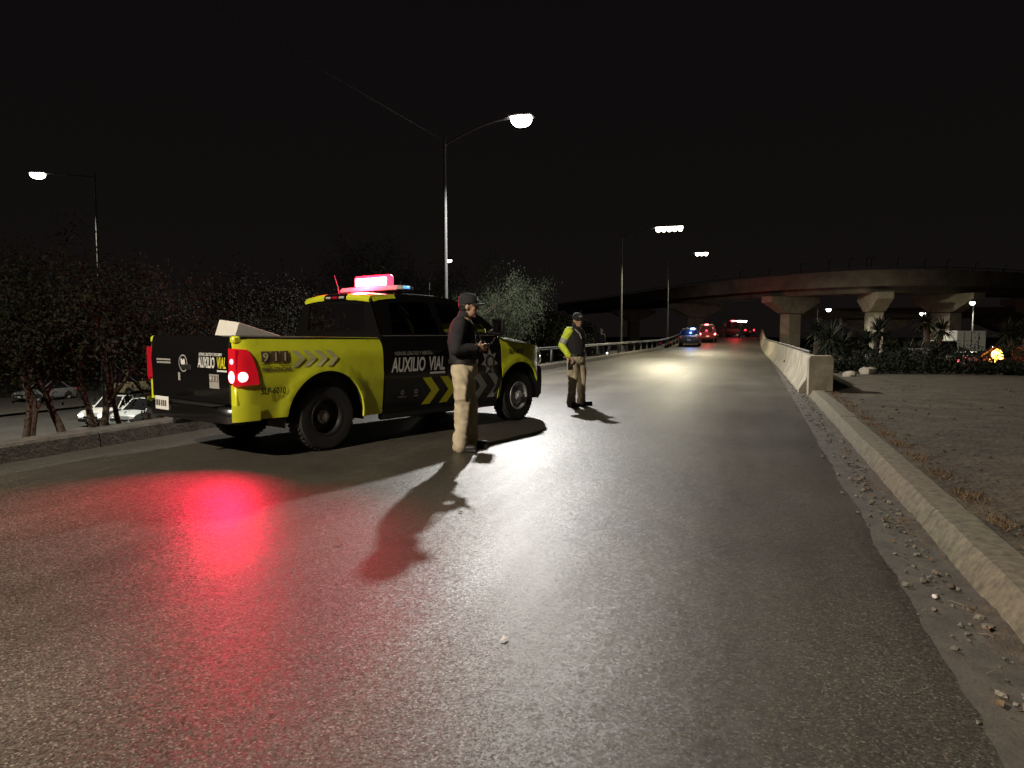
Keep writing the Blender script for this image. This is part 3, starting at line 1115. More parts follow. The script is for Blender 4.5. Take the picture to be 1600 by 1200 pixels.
def tessellate(outline, step=.09):
    o = [Vector((a, b)) for a, b in outline]
    # densify the outline
    dense = []
    for a, b in zip(o, o[1:] + o[:1]):
        n = max(1, int((b - a).length / step))
        dense += [a.lerp(b, k / n) for k in range(n)]
    x0, x1 = min(p.x for p in dense), max(p.x for p in dense)
    y0, y1 = min(p.y for p in dense), max(p.y for p in dense)

    def inside(p):
        c = False
        for a, b in zip(dense, dense[1:] + dense[:1]):
            if (a.y > p.y) != (b.y > p.y) and p.x < (b.x - a.x) * (p.y - a.y) / (b.y - a.y) + a.x:
                c = not c
        return c
    pts = list(dense)
    ny = max(2, int((y1 - y0) / step))
    nx = max(2, int((x1 - x0) / step))
    for i in range(nx):
        for j in range(ny):
            p = Vector((x0 + (x1 - x0) * (i + .5 + .01 * (j % 2)) / nx, y0 + (y1 - y0) * (j + .5 + .013 * (i % 2)) / ny))
            if inside(p) and min((p - q).length for q in dense) > step * .45:
                pts.append(p)
    n = len(dense)
    v, _, f, _, _, _ = delaunay_2d_cdt(pts, [], [list(range(n))], 1, 1e-5)
    return v, f, n


def panel(name, outline, m, parent, side=-1, off=0., lip=.03, step=.09, wfun=halfw, smooth=True):
    v, f, n = tessellate(outline, step)
    mb = MB()
    front = [(p.x, side * (wfun(p.x, p.y) + off), p.y) for p in v]
    mb.add(front, f)
    if lip:
        # the delaunay keeps the outline points first
        nb = len(front)
        back = [(p.x, side * (wfun(p.x, p.y) + off - lip), p.y) for p in v[:n]]
        mb.v += back
        for k in range(n):
            j = (k + 1) % n
            mb.f.append((k, j, nb + j, nb + k))
    return mb.build(name, m, parent, smooth=True)


def arc(xc, zc, r, a0, a1, n=18):
    return [(xc + r * math.cos(R(a0 + (a1 - a0) * k / n)), zc + r * math.sin(R(a0 + (a1 - a0) * k / n))) for k in range(n + 1)]


def decal(name, verts, faces, m, parent, x0, z0, side=-1, off=.006, wfun=halfw):
    """flat print laid on the body side: u runs forward, v up"""
    mb = MB()
    mb.add([(x0 + (u if side < 0 else -u), side * (wfun(x0 + u, z0 + v) + off), z0 + v) for u, v in verts], faces)
    return mb.build(name, m, parent, recalc=False)


def rect(u0, v0, u1, v1, n=6):
    vs, fs = [], []
    for i in range(n + 1):
        u = u0 + (u1 - u0) * i / n
        vs += [(u, v0), (u, (v0 + v1) / 2), (u, v1)]
    for i in range(n):
        a = i * 3
        fs += [(a, a + 3, a + 4, a + 1), (a + 1, a + 4, a + 5, a + 2)]
    return vs, fs


def chevron(wd, th, h):
    # an arrow-like band pointing forward
    return [(0, 0), (th, 0), (th + wd, h / 2), (th, h), (0, h), (wd, h / 2)], [(0, 1, 2, 5), (5, 2, 3, 4)]


def star(r1, r2, n=7):
    vs = [(0, 0)]
    for k in range(2 * n):
        r = r1 if k % 2 == 0 else r2
        a = math.pi / 2 + math.pi * k / n
        vs.append((r * math.cos(a), r * math.sin(a)))
    return vs, [(0, 1 + k, 1 + (k + 1) % (2 * n)) for k in range(2 * n)]


def ring2d(r0, r1, n=24):
    vs = []
    for k in range(n):
        a = 2 * math.pi * k / n
        vs += [(r0 * math.cos(a), r0 * math.sin(a)), (r1 * math.cos(a), r1 * math.sin(a))]
    return vs, [(2 * k, 2 * k + 1, 2 * ((k + 1) % n) + 1, 2 * ((k + 1) % n)) for k in range(n)]


def wheel(parent, x, y, side, style):
    wl = empty('wheel', (x, y, TR))
    wl.parent = parent
    s = side
    mb = MB()
    prof = [(.225, -.115), (.30, -.125), (.37, -.122), (.395, -.10), (.405, -.06), (.405, .06), (.395, .10), (.37, .122), (.30, .125), (.225, .115)]
    mb.lathe(prof + prof[:1], 48, cap=False)
    # tread blocks
    for k in range(44):
        a = 2 * math.pi * k / 44
        for yy, sh in ((-.075, 0), (.075, .07), (0, .035)):
            ca, sa = math.cos(a + sh), math.sin(a + sh)
            rot = Matrix.Rotation(-(a + sh), 3, 'Y')
            mb.box((.402 * ca, yy, .402 * sa), (.018, .055, .034), .003, rot)
    mb.build('tyre', 'rubber', wl, smooth=True)
    mb = MB()
    if style == 'front':
        p = [(.228, .10), (.222, .125), (.20, .12), (.185, .085), (.15, .075), (.13, .09), (.09, .10), (.085, .05), (.05, .05), (.05, -.1), (.22, -.1)]
        m_ = 'steel'
    else:
        p = [(.228, .10), (.222, .12), (.20, .11), (.185, .02), (.16, -.005), (.10, .0), (.09, .01), (.08, -.02), (.05, -.05), (.05, -.1), (.22, -.1)]
        m_ = 'dark_steel'
    mb.lathe([(r, s * h) for r, h in p], 40, cap=False)
    rim = mb.build('rim', m_, wl, smooth=True)
    for k in range(8):
        a = 2 * math.pi * (k + .5) / 8
        d = MB().ell((.158 * math.cos(a), s * (.074 if style == 'front' else -.002), .158 * math.sin(a)), (.026, .012, .017), 10, Matrix.Rotation(-a + math.pi / 2, 3, 'Y'))
        d.build('slot', 'liner' if style == 'front' else 'dark_steel', rim, smooth='all')
    hub = MB()
    hh = .10 if style == 'front' else .03
    hub.lathe([(.085, s * (hh - .03)), (.084, s * (hh + .005)), (.055, s * (hh + .02)), (.05, s * (hh + .05)), (.02, s * (hh + .06)), (.005, s * (hh + .06))], 24)
    for k in range(5):
        a = 2 * math.pi * k / 5
        hub.lathe([(.011, s * (hh)), (.011, s * (hh + .03)), (.004, s * (hh + .035))], 8, c=(.068 * math.cos(a), 0, .068 * math.sin(a)))
    hub.build('hub', 'steel', wl, smooth=True)
    return wl


def pickup():
    t = empty('pickup_truck', (0, 0, 0), label='yellow and black road assistance pickup truck with flashing red light bar', cat='pickup truck')
    Yp = 'yellow_paint'
    K = 'black_paint'
    RT = 1.375  # rail height
    # --- body sides
    bed = [(-1.15, .47), (-.70, .46)] + arc(0, TR, AR, 173, 8, 22) + [(.62, .37), (.865, .37), (.87, 1.27), (.845, 1.335), (.79, 1.348), (-1.05, RT), (-1.14, RT - .01), (-1.155, RT - .06)]
    bed = [bed[0], bed[1]] + arc(0, TR, AR, 174, -4, 24) + bed[-7:]
    fend = arc(WB, TR, AR - .01, 180, 20, 24) + [(4.34, .70), (4.43, .83), (4.47, .98), (4.45, 1.10), (4.40, 1.165), (4.1, 1.225), (3.7, 1.265), (3.42, 1.30), (3.29, 1.36), (3.28, 1.2), (3.28, .42), (3.19, .40)]
    fend = [p for p in fend]
    dr = [(.895, .36), (2.03, .36), (2.03, 1.37), (.895, 1.365)]
    df = [(2.045, .36), (3.16, .36), (3.265, .44), (3.265, 1.30), (3.23, 1.375), (2.045, 1.37)]
    df[2] = (3.235, .44)
    df[3] = (3.265, .9)
    df.insert(4, (3.265, 1.30))
    for s in (-1, 1):
        panel('bed_side', bed, Yp, t, s, step=.06)
        panel('fender', fend, Yp, t, s, step=.06)
        a = panel('door', dr, K, t, s)
        b = panel('door', df, K, t, s)
        for dd, hx in ((a, 1.82), (b, 2.22)):
            h = MB().box((hx, s * (halfw(hx, 1.16) + .022), 1.16), (.21, .022, .032), .010)
            h.box((hx - .09, s * (halfw(hx, 1.16) + .01), 1.16), (.03, .03, .03), .005).box((hx + .09, s * (halfw(hx, 1.16) + .01), 1.16), (.03, .03, .03), .005)
            h.build('handle', K, dd, smooth=True)
        # sill and step
        MB().box((2.05, s * .90, .335), (2.36, .10, .11), .025).build('sill', 'black_plastic', t, smooth=True)
        # wheel wells
        for xc in (0, WB):
            mb = MB()
            pr = arc(xc, TR, AR + .012, -8, 188, 20)
            rs = [[(px, s * yy, pz) for px, pz in pr] for yy in (.962, .60)]
            mb.rings(rs, closed=False, cap=False)
            mb.add([(px, s * .60, pz) for px, pz in pr], [tuple(range(len(pr)))])
            mb.build('wheel_well', 'liner', t)
        # tail lamp wrapping the corner
        def lw(x, z):
            return halfw(max(x, -1.0), z) + .012 - (.05 * max(0, (-1.10 - x) / .09) ** 2)
        tl = [(-1.185, .84), (-.915, .85), (-.93, .98), (-.98, 1.13), (-1.03, 1.225), (-1.185, 1.24)]
        lamp = panel('tail_lamp', tl, 'red_lens' if s < 0 else 'red_lens_off', t, s, step=.05, wfun=lw)
        mb = MB()
        mb.box((-1.178, s * .925, 1.053), (.02, .13, .375), .008)
        mb.build('tail_lamp_rear_face', 'red_lens' if s < 0 else 'red_lens_off', lamp)
        if s < 0:
            MB().ell((-1.186, -.925, .935), (.022, .055, .066), 14).build('bulb', 'tail_glow', lamp)
            MB().ell((-1.10, -1.000, .935), (.060, .022, .058), 14).build('bulb', 'tail_glow', lamp)
            MB().ell((-1.184, -.93, 1.10), (.016, .038, .032), 12).build('bulb', 'tail_glow_small', lamp)
        # corner post behind the bed side and rail cap
        MB().box((-1.105, s * .895, 1.33), (.12, .085, .085), .02).build('corner_cap', Yp, t, smooth=True)
        MB().box((-1.13, s * .905, .67), (.07, .10, .37), .015).build('corner_post', Yp, t, smooth=True)
        mb = MB()
        mb.rings([[(x, s * (.875 + dy), RT - .008 - .0145 * (x + 1.1) + dz) for dy, dz in ((-.05, -.02), (-.05, .012), (.055, .012), (.075, -.004), (.06, -.03))] for x in lin(-1.09, .84, 6)])
        mb.build('rail_cap', 'black_plastic', t, smooth=True)
        MB().box((-.13, s * .80, 1.02), (1.9, .05, .66), .01).build('bed_inner_wall', 'liner', t)
    # --- bed floor, front wall, tailgate
    MB().box((-.13, 0, .70), (1.94, 1.6, .05), .01).build('bed_floor', 'liner', t)
    MB().box((.845, 0, 1.03), (.05, 1.74, .66), .01).build('bed_front_wall', K, t)
    tg = MB()
    rs = []
    for z, x in ((.63, -1.165), (.66, -1.18), (1.02, -1.185), (1.10, -1.19), (1.30, -1.175), (1.365, -1.16), (1.38, -1.13), (1.375, -1.10)):
        rs.append([(x, y, z) for y in lin(-.865, .865, 9)])
    rs2 = [(-1.09, y, .63) for y in lin(-.865, .865, 9)]
    tg.rings(rs + [rs2, rs[0]], closed=False, cap=False)
    for j in (0, 8):
        tg.add([r[j] for r in rs] + [rs2[j]], [tuple(range(9))])
    gate = tg.build('tailgate', K, t, smooth=True)
    MB().box((-1.195, .02, 1.02), (.012, .22, .06), .01).build('handle', 'black_plastic', gate)
    # --- rear bumper with step pad, plate, hitch
    mb = MB()
    rs = []
    for y, x0 in ((-.97, -1.16), (-.90, -1.24), (-.6, -1.30), (0, -1.32), (.6, -1.30), (.90, -1.24), (.97, -1.16)):
        rs.append([(x0, y, .44), (x0 - .01, y, .50), (x0 - .005, y, .585), (x0 + .03, y, .615), (-1.10, y, .615), (-1.10, y, .44)])
    mb.rings(rs)
    bmp = mb.build('rear_bumper', K, t, smooth=True)
    MB().box((-1.235, 0, .622), (.13, 1.5, .012), .004).build('step_pad', 'black_plastic', bmp)
    for s in (-1, 1):
        mb = MB()
        rs = []
        for y, x0 in ((.945, -1.206), (.972, -1.168), (.988, -1.02), (.985, -.90)):
            rs.append([(x0 - .008 if y < .97 else x0, s * (y + (.008 if y > .93 else 0)), z) for z in (.455, .52, .60, .63)])
        mb.rings(rs, closed=False, cap=False)
        mb.build('bumper_end', Yp, bmp, smooth=True)
    pl = MB().box((-1.327,   .34, .60), (.010, .31, .155), .004).build('number_plate', 'plate', t)
    mb = MB()
    for k, (a, b) in enumerate(((-.11, .03), (-.065, .03), (-.02, .03), (.035, .03), (.08, .03), (.12, .02))):
        mb.add([(-1.3335, .34 + a, .565), (-1.3335, .34 + a + b, .565), (-1.3335, .34 + a + b, .635), (-1.3335, .34 + a, .635)], [(0, 1, 2, 3)])
    mb.build('plate_characters', 'black_vinyl', pl, recalc=False)
    MB().tube([(-1.36, 0, .42), (-1.05, 0, .42)], .035, 8).build('tow_hitch', 'dark_steel', t)
    # --- frame, axles, exhaust, spare
    mb = MB()
    for s in (-1, 1):
        mb.box((1.6, s * .48, .52), (5.3, .09, .16), .01)
    mb.build('chassis', 'dark_steel', t)
    mb = MB()
    mb.tube([(0, -.80, TR), (0, .80, TR)], .055, 10)
    mb.ell((0, .05, TR), (.16, .18, .16), 14)
    mb.tube([(WB, -.80, TR), (WB, .80, TR)], .045, 10)
    mb.box((WB, 0, .46), (.5, 1.0, .12), .03)
    mb.build('axle', 'dark_steel', t, smooth=True)
    mb = MB()
    mb.tube([(1.5, -.3, .40), (.6, -.55, .42), (-.5, -.66, .44), (-1.05, -.74, .42)], .035, 8)
    mb.build('exhaust', 'dark_steel', t, smooth=True)
    mb = MB().lathe([(.10, -.09), (.36, -.09), (.385, 0), (.36, .09), (.10, .09)], 28, 'z', (-.72, .0, .52))
    mb.build('spare_tyre', 'rubber', t, smooth=True)
    mb = MB()
    mb.box((2.0, 0, .45), (2.4, 1.6, .12), .03)
    mb.build('floor_pan', 'dark_steel', t)
    # --- wheels
    for s in (-1, 1):
        wheel(t, 0, s * .855, s, 'rear')
        wheel(t, WB, s * .855, s, 'front')
    # --- cab: greenhouse
    sill = [(.90, 1.36), (3.36, 1.36)]

    def ghw(x, z):      # half width of the greenhouse side
        return .925 - .27 * max(0, (z - 1.36) / .58) ** 1.15
    top = [(.925, 1.85), (.96, 1.885), (1.25, 1.918), (1.8, 1.94), (2.2, 1.935), (2.48, 1.905), (2.64, 1.865)]
    frame_out = [(.885, 1.355)] + top + [(3.02, 1.655), (3.30, 1.44), (3.32, 1.38), (3.25, 1.355)]
    w1 = [(1.10, 1.40), (1.98, 1.40), (1.98, 1.83), (1.75, 1.84), (1.40, 1.825), (1.20, 1.80)]
    w2 = [(2.10, 1.40), (3.00, 1.40), (3.02, 1.46), (2.86, 1.60), (2.60, 1.76), (2.46, 1.815), (2.10, 1.835)]

    def inside(p, poly):
        c = False
        for a, b in zip(poly, poly[1:] + poly[:1]):
            if (a[1] > p[1]) != (b[1] > p[1]) and p[0] < (b[0] - a[0]) * (p[1] - a[1]) / (b[1] - a[1]) + a[0]:
                c = not c
        return c
    for s in (-1, 1):
        pts = []
        edges = []

        def addloop(lp):
            i0 = len(pts)
            n = 0
            for a, b in zip(lp, lp[1:] + lp[:1]):
                q = max(1, int(math.dist(a, b) / .07))
                for k in range(q):
                    pts.append(Vector((a[0] + (b[0] - a[0]) * k / q, a[1] + (b[1] - a[1]) * k / q)))
                    n += 1
            for k in range(n):
                edges.append((i0 + k, i0 + (k + 1) % n))
        addloop(frame_out)
        addloop(w1)
        addloop(w2)
        v, _, f, _, _, _ = delaunay_2d_cdt(pts, edges, [], 0, 1e-5)
        keep = []
        for tri in f:
            c = [sum(v[i][k] for i in tri) / 3 for k in (0, 1)]
            if inside(c, frame_out) and not inside(c, w1) and not inside(c, w2):
                keep.append(tuple(tri))
        mb = MB()
        mb.add([(p.x, s * ghw(p.x, p.y), p.y) for p in v], keep)
        n0 = len(mb.v)
        fr = mb.build('cab_side', K, t, smooth=True)
        for wd in (w1, w2):
            mb = MB()
            mb.add([(x, s * (ghw(x, z) - .012), z) for x, z in wd], [tuple(range(len(wd)))])
            mb.build('window', 'tinted_glass', t, recalc=False)
        # belt moulding
        mb = MB()
        mb.tube([(x, s * (ghw(x, 1.37) + .005), 1.372) for x in lin(.93, 3.22, 8)], .010, 6)
        mb.build('belt_moulding', 'chrome', t, smooth=True)
        # mirror
        mi = MB()
        mi.box((3.06, s * 1.12, 1.50), (.10, .20, .27), .035)
        mi.tube([(3.08, s * .90, 1.42), (3.07, s * 1.04, 1.44)], .03, 8)
        mo = mi.build('mirror', 'black_plastic', t, smooth=True)
        MB().box((3.005, s * 1.12, 1.50), (.006, .16, .22), .002).build('mirror_glass', 'chrome', mo)
    # roof skin
    mb = MB()
    prof = [(.91, 1.845)] + top + [(2.66, 1.85)]
    rs = []
    for x, z in prof:
        hw = ghw(x, z) + .004
        rs.append([(x, y * hw, z + .045 * (1 - abs(y) ** 2.5)) for y in lin(-1, 1, 17)])
    mb.rings(rs, closed=False, cap=False)
    roof = mb.build('roof', K, t, smooth='all')
    # yellow rear lip of the roof with black brake-light housing in its middle
    for (y0, y1, m_) in ((-.685, -.24, Yp), (.24, .685, Yp), (-.238, .238, K)):
        mb = MB()
        rs = []
        for y in lin(y0, y1, 8):
            k = .045 * (1 - abs(y / .69) ** 2.5)
            rs.append([(.895 + .02 * abs(y), y, 1.808 + k), (.885 + .02 * abs(y), y, 1.84 + k), (.915 + .02 * abs(y), y, 1.885 + k), (.97, y, 1.900 + k), (1.16, y, 1.920 + k), (1.16, y, 1.90 + k), (.95, y, 1.80 + k)])
        mb.rings(rs)
        lipo = mb.build('roof_lip', m_, roof, smooth=True)
        if m_ == K:
            for k in (-.14, 0, .14):
                MB().box((.892, k, 1.885), (.012, .11, .03), .005).build('brake_light', 'red_lens_off' if k == 0 else 'clear_lens', lipo)
    # side rail of the roof: yellow strip just ahead of the lip on both sides
    for s in (-1, 1):
        mb = MB()
        mb.rings([[(x, s * (ghw(x, z) + .006), z) for z in (zt - .05, zt - .02, zt + .008)] for x, zt in ((.94, 1.865), (1.04, 1.89), (1.25, 1.914), (1.36, 1.922))], closed=False, cap=False)
        mb.build('roof_side_strip', Yp, roof, smooth='all')
    # back of the cab with window
    bw = [(-.62, 1.44), (.62, 1.44), (.57, 1.79), (-.57, 1.79)]
    pts = [Vector(p) for p in [(-.90, .72), (.90, .72), (.925, 1.36), (.70, 1.84), (-.70, 1.84), (-.925, 1.36)]] + [Vector(p) for p in bw]
    v, _, f, _, _, _ = delaunay_2d_cdt(pts, [(k, (k + 1) % 6) for k in range(6)] + [(6 + k, 6 + (k + 1) % 4) for k in range(4)], [], 1, 1e-5)

    def bx(z):
        return .885 + max(0, z - 1.36) * .05
    mb = MB()
    mb.add([(bx(p.y), p.x, p.y) for p in v], [tuple(tr) for tr in f if not inside([sum(v[i][k] for i in tr) / 3 for k in (0, 1)], bw)])
    mb.build('cab_back', K, t)
    MB().add([(bx(z) + .01, y, z) for y, z in bw], [(0, 1, 2, 3)]).build('rear_window', 'tinted_glass', t, recalc=False)
    # windscreen
    mb = MB()
    rs = []
    for x, z in ((2.66, 1.855), (2.85, 1.745), (3.08, 1.59), (3.34, 1.40)):
        hw = ghw(x, z) - .03
        rs.append([(x + .10 * (1 - y * y) * (x - 2.4), y * hw, z + .03 * (1 - y * y)) for y in lin(-1, 1, 13)])
    mb.rings(rs, closed=False, cap=False)
    mb.build('windscreen', 'tinted_glass', t, smooth='all')
    # hood
    mb = MB()
    rs = []
    for x, z, hw in ((3.28, 1.345, .90), (3.45, 1.33, .90), (3.7, 1.30, .895), (4.0, 1.265, .875), (4.25, 1.225, .84), (4.42, 1.17, .78), (4.50, 1.10, .74)):
        rs.append([(x + .10 * (1 - y * y) * (x - 3.2), y * hw, z + .055 * (1 - abs(y) ** 3) + .012 * (1 if .25 < abs(y) < .6 else 0)) for y in lin(-1, 1, 21)])
    mb.rings(rs, closed=False, cap=False)
    mb.build('hood', Yp, t, smooth='all')
    MB().box((3.32, 0, 1.345), (.20, 1.62, .03), .01).build('cowl', 'black_plastic', t)
    # front: grille, headlamps, bumper
    mb = MB()
    mb.box((4.60, 0, .95), (.06, 1.02, .34), .03)
    gq = mb.build('grille', K, t)
    MB().box((4.635, 0, .95), (.02, .08, .34), .008).box((4.635, 0, .95), (.02, 1.0, .07), .008).build('grille_cross', 'chrome', gq)
    for s in (-1, 1):
        mb = MB()
        rs = []
        for x, y in ((4.30, .955), (4.38, .94), (4.46, .88), (4.53, .80), (4.58, .68), (4.60, .54)):
            rs.append([(x, s * (y - .03), .90), (x + .02, s * y, .93), (x + .018, s * y, 1.03), (x, s * y * .99, 1.10), (x - .06, s * (y - .10), 1.10), (x - .06, s * (y - .1), .90)])
        mb.rings(rs)
        mb.build('headlamp', 'headlight_off', t, smooth=True)
    mb = MB()
    rs = []
    for y in lin(-1, 1, 15):
        x0 = 4.70 - .33 * abs(y) ** 3
        yy = y * .975
        rs.append([(x0 - .10, yy, .34), (x0 - .02, yy, .40), (x0, yy, .60), (x0 - .01, yy, .80), (x0 - .05, yy, .86), (x0 - .30, yy * .96, .86), (x0 - .30, yy * .96, .34)])
    mb.rings(rs)
    mb.build('front_bumper', 'black_plastic', t, smooth=True)
    # --- cabin
    for (x, y) in ((2.55, -.40), (2.55, .40)):
        mb = MB()
        mb.box((x, y, .95), (.52, .52, .16), .06)
        mb.box((x - .27, y, 1.30), (.15, .50, .62), .06, Matrix.Rotation(R(-12), 3, 'Y'))
        mb.box((x - .36, y, 1.68), (.10, .27, .17), .04)
        mb.build('seat', 'seat_cloth', t, smooth=True)
    mb = MB()
    mb.box((1.40, 0, .95), (.5, 1.45, .16), .06)
    mb.box((1.14, 0, 1.28), (.15, 1.45, .60), .06, Matrix.Rotation(R(-8), 3, 'Y'))
    for y in (-.5, .5):
        mb.box((1.08, y, 1.63), (.10, .26, .14), .04)
    mb.build('rear_bench', 'seat_cloth', t, smooth=True)
    mb = MB().box((3.10, 0, 1.22), (.42, 1.6, .24), .08)
    mb.build('dashboard', 'black_plastic', t, smooth=True)
    # --- light bar
    lbx = 1.62
    bz = 1.99
    for y in (-.45, .45):
        MB().box((lbx, y, bz - .015), (.14, .05, .06), .01).build('light_bar_mount', 'black_plastic', roof)
    lb = MB()
    rs = []
    for y, k in ((-.60, 1), (-.3, 1), (.3, 1), (.60, 1)):
        rs.append([(lbx - .15 * k, y, bz + .015), (lbx - .155 * k, y, bz + .045), (lbx - .12 * k, y, bz + .075), (lbx + .12 * k, y, bz + .075), (lbx + .155 * k, y, bz + .045), (lbx + .15 * k, y, bz + .015)])
    lb.rings(rs)
    bar_ = lb.build('light_bar', 'clear_lens', t, smooth=True)
    MB().box((lbx, 0, bz + .008), (.27, 1.16, .014), .004).build('light_bar_base', 'black_plastic', bar_)
    MB().box((lbx - .02, -.668, bz + .045), (.12, .012, .035), .005).build('blue_module', 'blue_lens', bar_, smooth=True)
    for y, m_ in ((-.603, 'clear_lens'), (.603, 'bar_red')):
        mb = MB()
        rs = []
        sg = -1 if y < 0 else 1
        for dy, k in ((0, 1.0), (.03, .9), (.055, .65), (.065, .3)):
            rs.append([(lbx - .15 * k, y + sg * dy, bz + .018), (lbx - .155 * k, y + sg * dy, bz + .045), (lbx - .11 * k, y + sg * dy, bz + .073), (lbx + .11 * k, y + sg * dy, bz + .073), (lbx + .155 * k, y + sg * dy, bz + .045), (lbx + .15 * k, y + sg * dy, bz + .018)])
        mb.rings(rs)
        mb.build('end_lens', m_, bar_, smooth=True)
    # bright red flashing modules on top of the bar
    MB().box((lbx, .04, bz + .155), (.12, .76, .175), .03).build('flasher_lens', 'bar_red', bar_, smooth=True)
    for k in range(4):
        for dx in (-.053, .053):
            MB().box((lbx + dx, .04 + (-.255 + .17 * k), bz + .15), (.03, .164, .12), .012).build('flasher', 'bar_core', bar_, smooth=True)
    # aerials
    MB().tube([(1.20, .30, 1.94), (1.19, .31, 2.06), (1.13, .31, 2.22)], [.008, .006, .004], 6).build('aerial', 'black_plastic', t)
    MB().tube([(3.45, -.80, 1.33), (3.44, -.80, 1.75), (3.40, -.80, 2.10)], [.006, .005, .003], 6).build('aerial', 'black_plastic', t)

    # --- print on the right side (and the same on the left)
    def side_text(txt, x0, z0, size, m_, shear=0., bold=0., sx=1., off=.006):
        v_, f_ = text_mesh(txt, size, shear, bold, sx)
        for s in (-1,):
            decal('lettering', v_, f_, m_, t, x0, z0, s, off)
    # bed side: 911 blocks, emergency line, chevrons
    for k, ch in enumerate('911'):
        u = -.875 + k * .118
        decal('print_block', *rect(u, 1.085, u + .110, 1.205, 3), 'brown_vinyl', t, 0, 0)
        v_, f_ = text_mesh(ch, .125, 0, .003, 1.1)
        decal('lettering', v_, f_, 'pale_vinyl', t, u + (.016 if ch != '1' else .026), 1.10, off=.010)
    for a, b in ((-.875, -.77), (-.66, -.53)):
        decal('print_line', *rect(a, 1.055, b, 1.064, 2), 'brown_vinyl', t, 0, 0)
    side_text('EMERGENCIAS', -.875, .985, .058, 'brown_vinyl', 0, .002, .98)
    for k in range(4):
        v_, f_ = chevron(.11, .08, .185)
        decal('chevron', v_, f_, 'pale_vinyl', t, -.50 + k * .155, 1.02)
    side_text('SLP-6010', -.895, .735, .104, 'black_vinyl', 0, .003, .78, .016)
    side_text('SLP-6010', 3.46, 1.085, .105, 'black_vinyl', 0, .003, .95)
    # doors
    side_text('HONOR, LEALTAD Y HEROISMO', 1.06, 1.115, .068, 'grey_vinyl', .15, .001, .76)
    side_text('AUXILIO', 1.00, .90, .26, 'white_vinyl', .22, .006, .60)
    side_text('VIAL', 1.675, .90, .26, 'white_vinyl', .22, .006, .60)
    decal('print_line', *rect(1.70, .845, 2.00, .872, 4), 'white_vinyl', t, 0, 0)
    for k in range(2):
        v_, f_ = ring2d(.018, .032, 12)
        decal('print_mark', v_, f_, 'grey_vinyl', t, 1.20 + .25 * k, .62)
        decal('print_mark', *rect(-.07 + .03 * k, -.065, .07 - .03 * k, -.055, 2), 'grey_vinyl', t, 1.20 + .25 * k, .62)
    decal('print_line', *rect(2.26, .945, 2.46, .952, 2), 'grey_vinyl', t, 0, 0)
    decal('print_line', *rect(2.26, .92, 2.42, .927, 2), 'grey_vinyl', t, 0, 0)
    for k in range(5):
        v_, f_ = chevron(.18, .16, .37)
        decal('chevron', v_, f_, 'yellow_vinyl' if k < 3 else 'grey_vinyl', t, 1.56 + k * .345, .43)
    v_, f_ = star(.20, .115)
    decal('star_emblem', v_, f_, 'grey_vinyl', t, 2.98, .98)
    v_, f_ = ring2d(.075, .10, 24)
    decal('star_emblem_ring', v_, f_, 'black_vinyl', t, 2.98, .98, off=.010)

    # tailgate print: u runs to the viewer's right, i.e. towards -y
    def gate_print(verts, faces, m_, y0, z0, off=.006, name='lettering'):
        def gx(z):
            z_ = [(.63, -1.165), (.66, -1.18), (1.02, -1.185), (1.10, -1.19), (1.30, -1.175), (1.365, -1.16)]
            return np.interp(z, [a for a, _ in z_], [b for _, b in z_])
        MB().add([(float(gx(z0 + v)) - off, y0 - u, z0 + v) for u, v in verts], faces).build(name, m_, gate, recalc=False)
    gate_print(*text_mesh('HONOR, LEALTAD Y HEROISMO', .045, .2, .001, .74), 'white_vinyl', -.26, 1.155)
    gate_print(*text_mesh('AUXILIO', .165, .22, .004, .56), 'white_vinyl', -.235, 1.025)
    gate_print(*text_mesh('VIAL', .165, .22, .004, .56), 'yellow_vinyl', -.635, 1.025)
    gate_print(*rect(.0, 0, .20, .018, 2), 'white_vinyl', -.64, .985, name='print_line')
    gate_print(*rect(0, 0, .20, .155, 2), 'grey_vinyl', -.47, .80, name='sticker')
    for k, ch in enumerate('911'):
        gate_print(*rect(.008 + k * .064, .07, .06 + k * .064, .14, 1), 'brown_vinyl', -.47, .80, .008, name='print_block')
        gate_print(*text_mesh(ch, .075, 0, .002), 'white_vinyl', -.47 - .018 - k * .064, .80 + .08, .010)
    for k in range(2):
        gate_print(*rect(0, 0, .34, .02, 2), 'grey_vinyl',   .72, 1.085 - k * .035, name='print_line')
    # round badge in the middle of the tailgate
    v_, f_ = ring2d(.085, .10, 24)
    gate_print(v_, f_, 'grey_vinyl', .08, 1.06, .010, name='badge_ring')
    bd = [(-.045, .05), (-.02, .055), (0, .03), (.02, .055), (.045, .05), (.05, .0), (.03, -.02), (.02, -.055), (-.02, -.055), (-.03, -.02), (-.05, 0)]
    gate_print(bd, [tuple(range(len(bd)))], 'white_vinyl', .08, 1.06, .012, name='badge')
    gate_print(*rect(0, 0, .05, .09, 1), 'grey_vinyl', .22, .86, name='sticker')
    return t


truck = pickup()
truck.location = (-5.72, 7.50, 0)
TH = R(70.9)
truck.rotation_euler = (0, 0, TH)
# the red lamps' own light
add_light('tail_light', 'AREA', (-1.24, -.93, .95), 36, (1, .012, .06), truck, size=(.10, .14), target=(-2.5, -1.75, .1)).data.spread = R(95)
add_light('flasher_light', 'POINT', (1.62 - .30, .04, 2.19), 210, (1, .02, .07), truck, size=.10)

# white card boxes lying in the bed
cb = MB().box((0, 0, 0), (.62, .42, .26), .006, Matrix.Rotation(R(16), 3, 'Y') @ Matrix.Rotation(R(5), 3, 'X')).build('cardboard_box', 'card')
c, s_ = math.cos(TH), math.sin(TH)


def tw(x, y, z):
    return (truck.location[0] + x * c - y * s_, truck.location[1] + x * s_ + y * c, z)


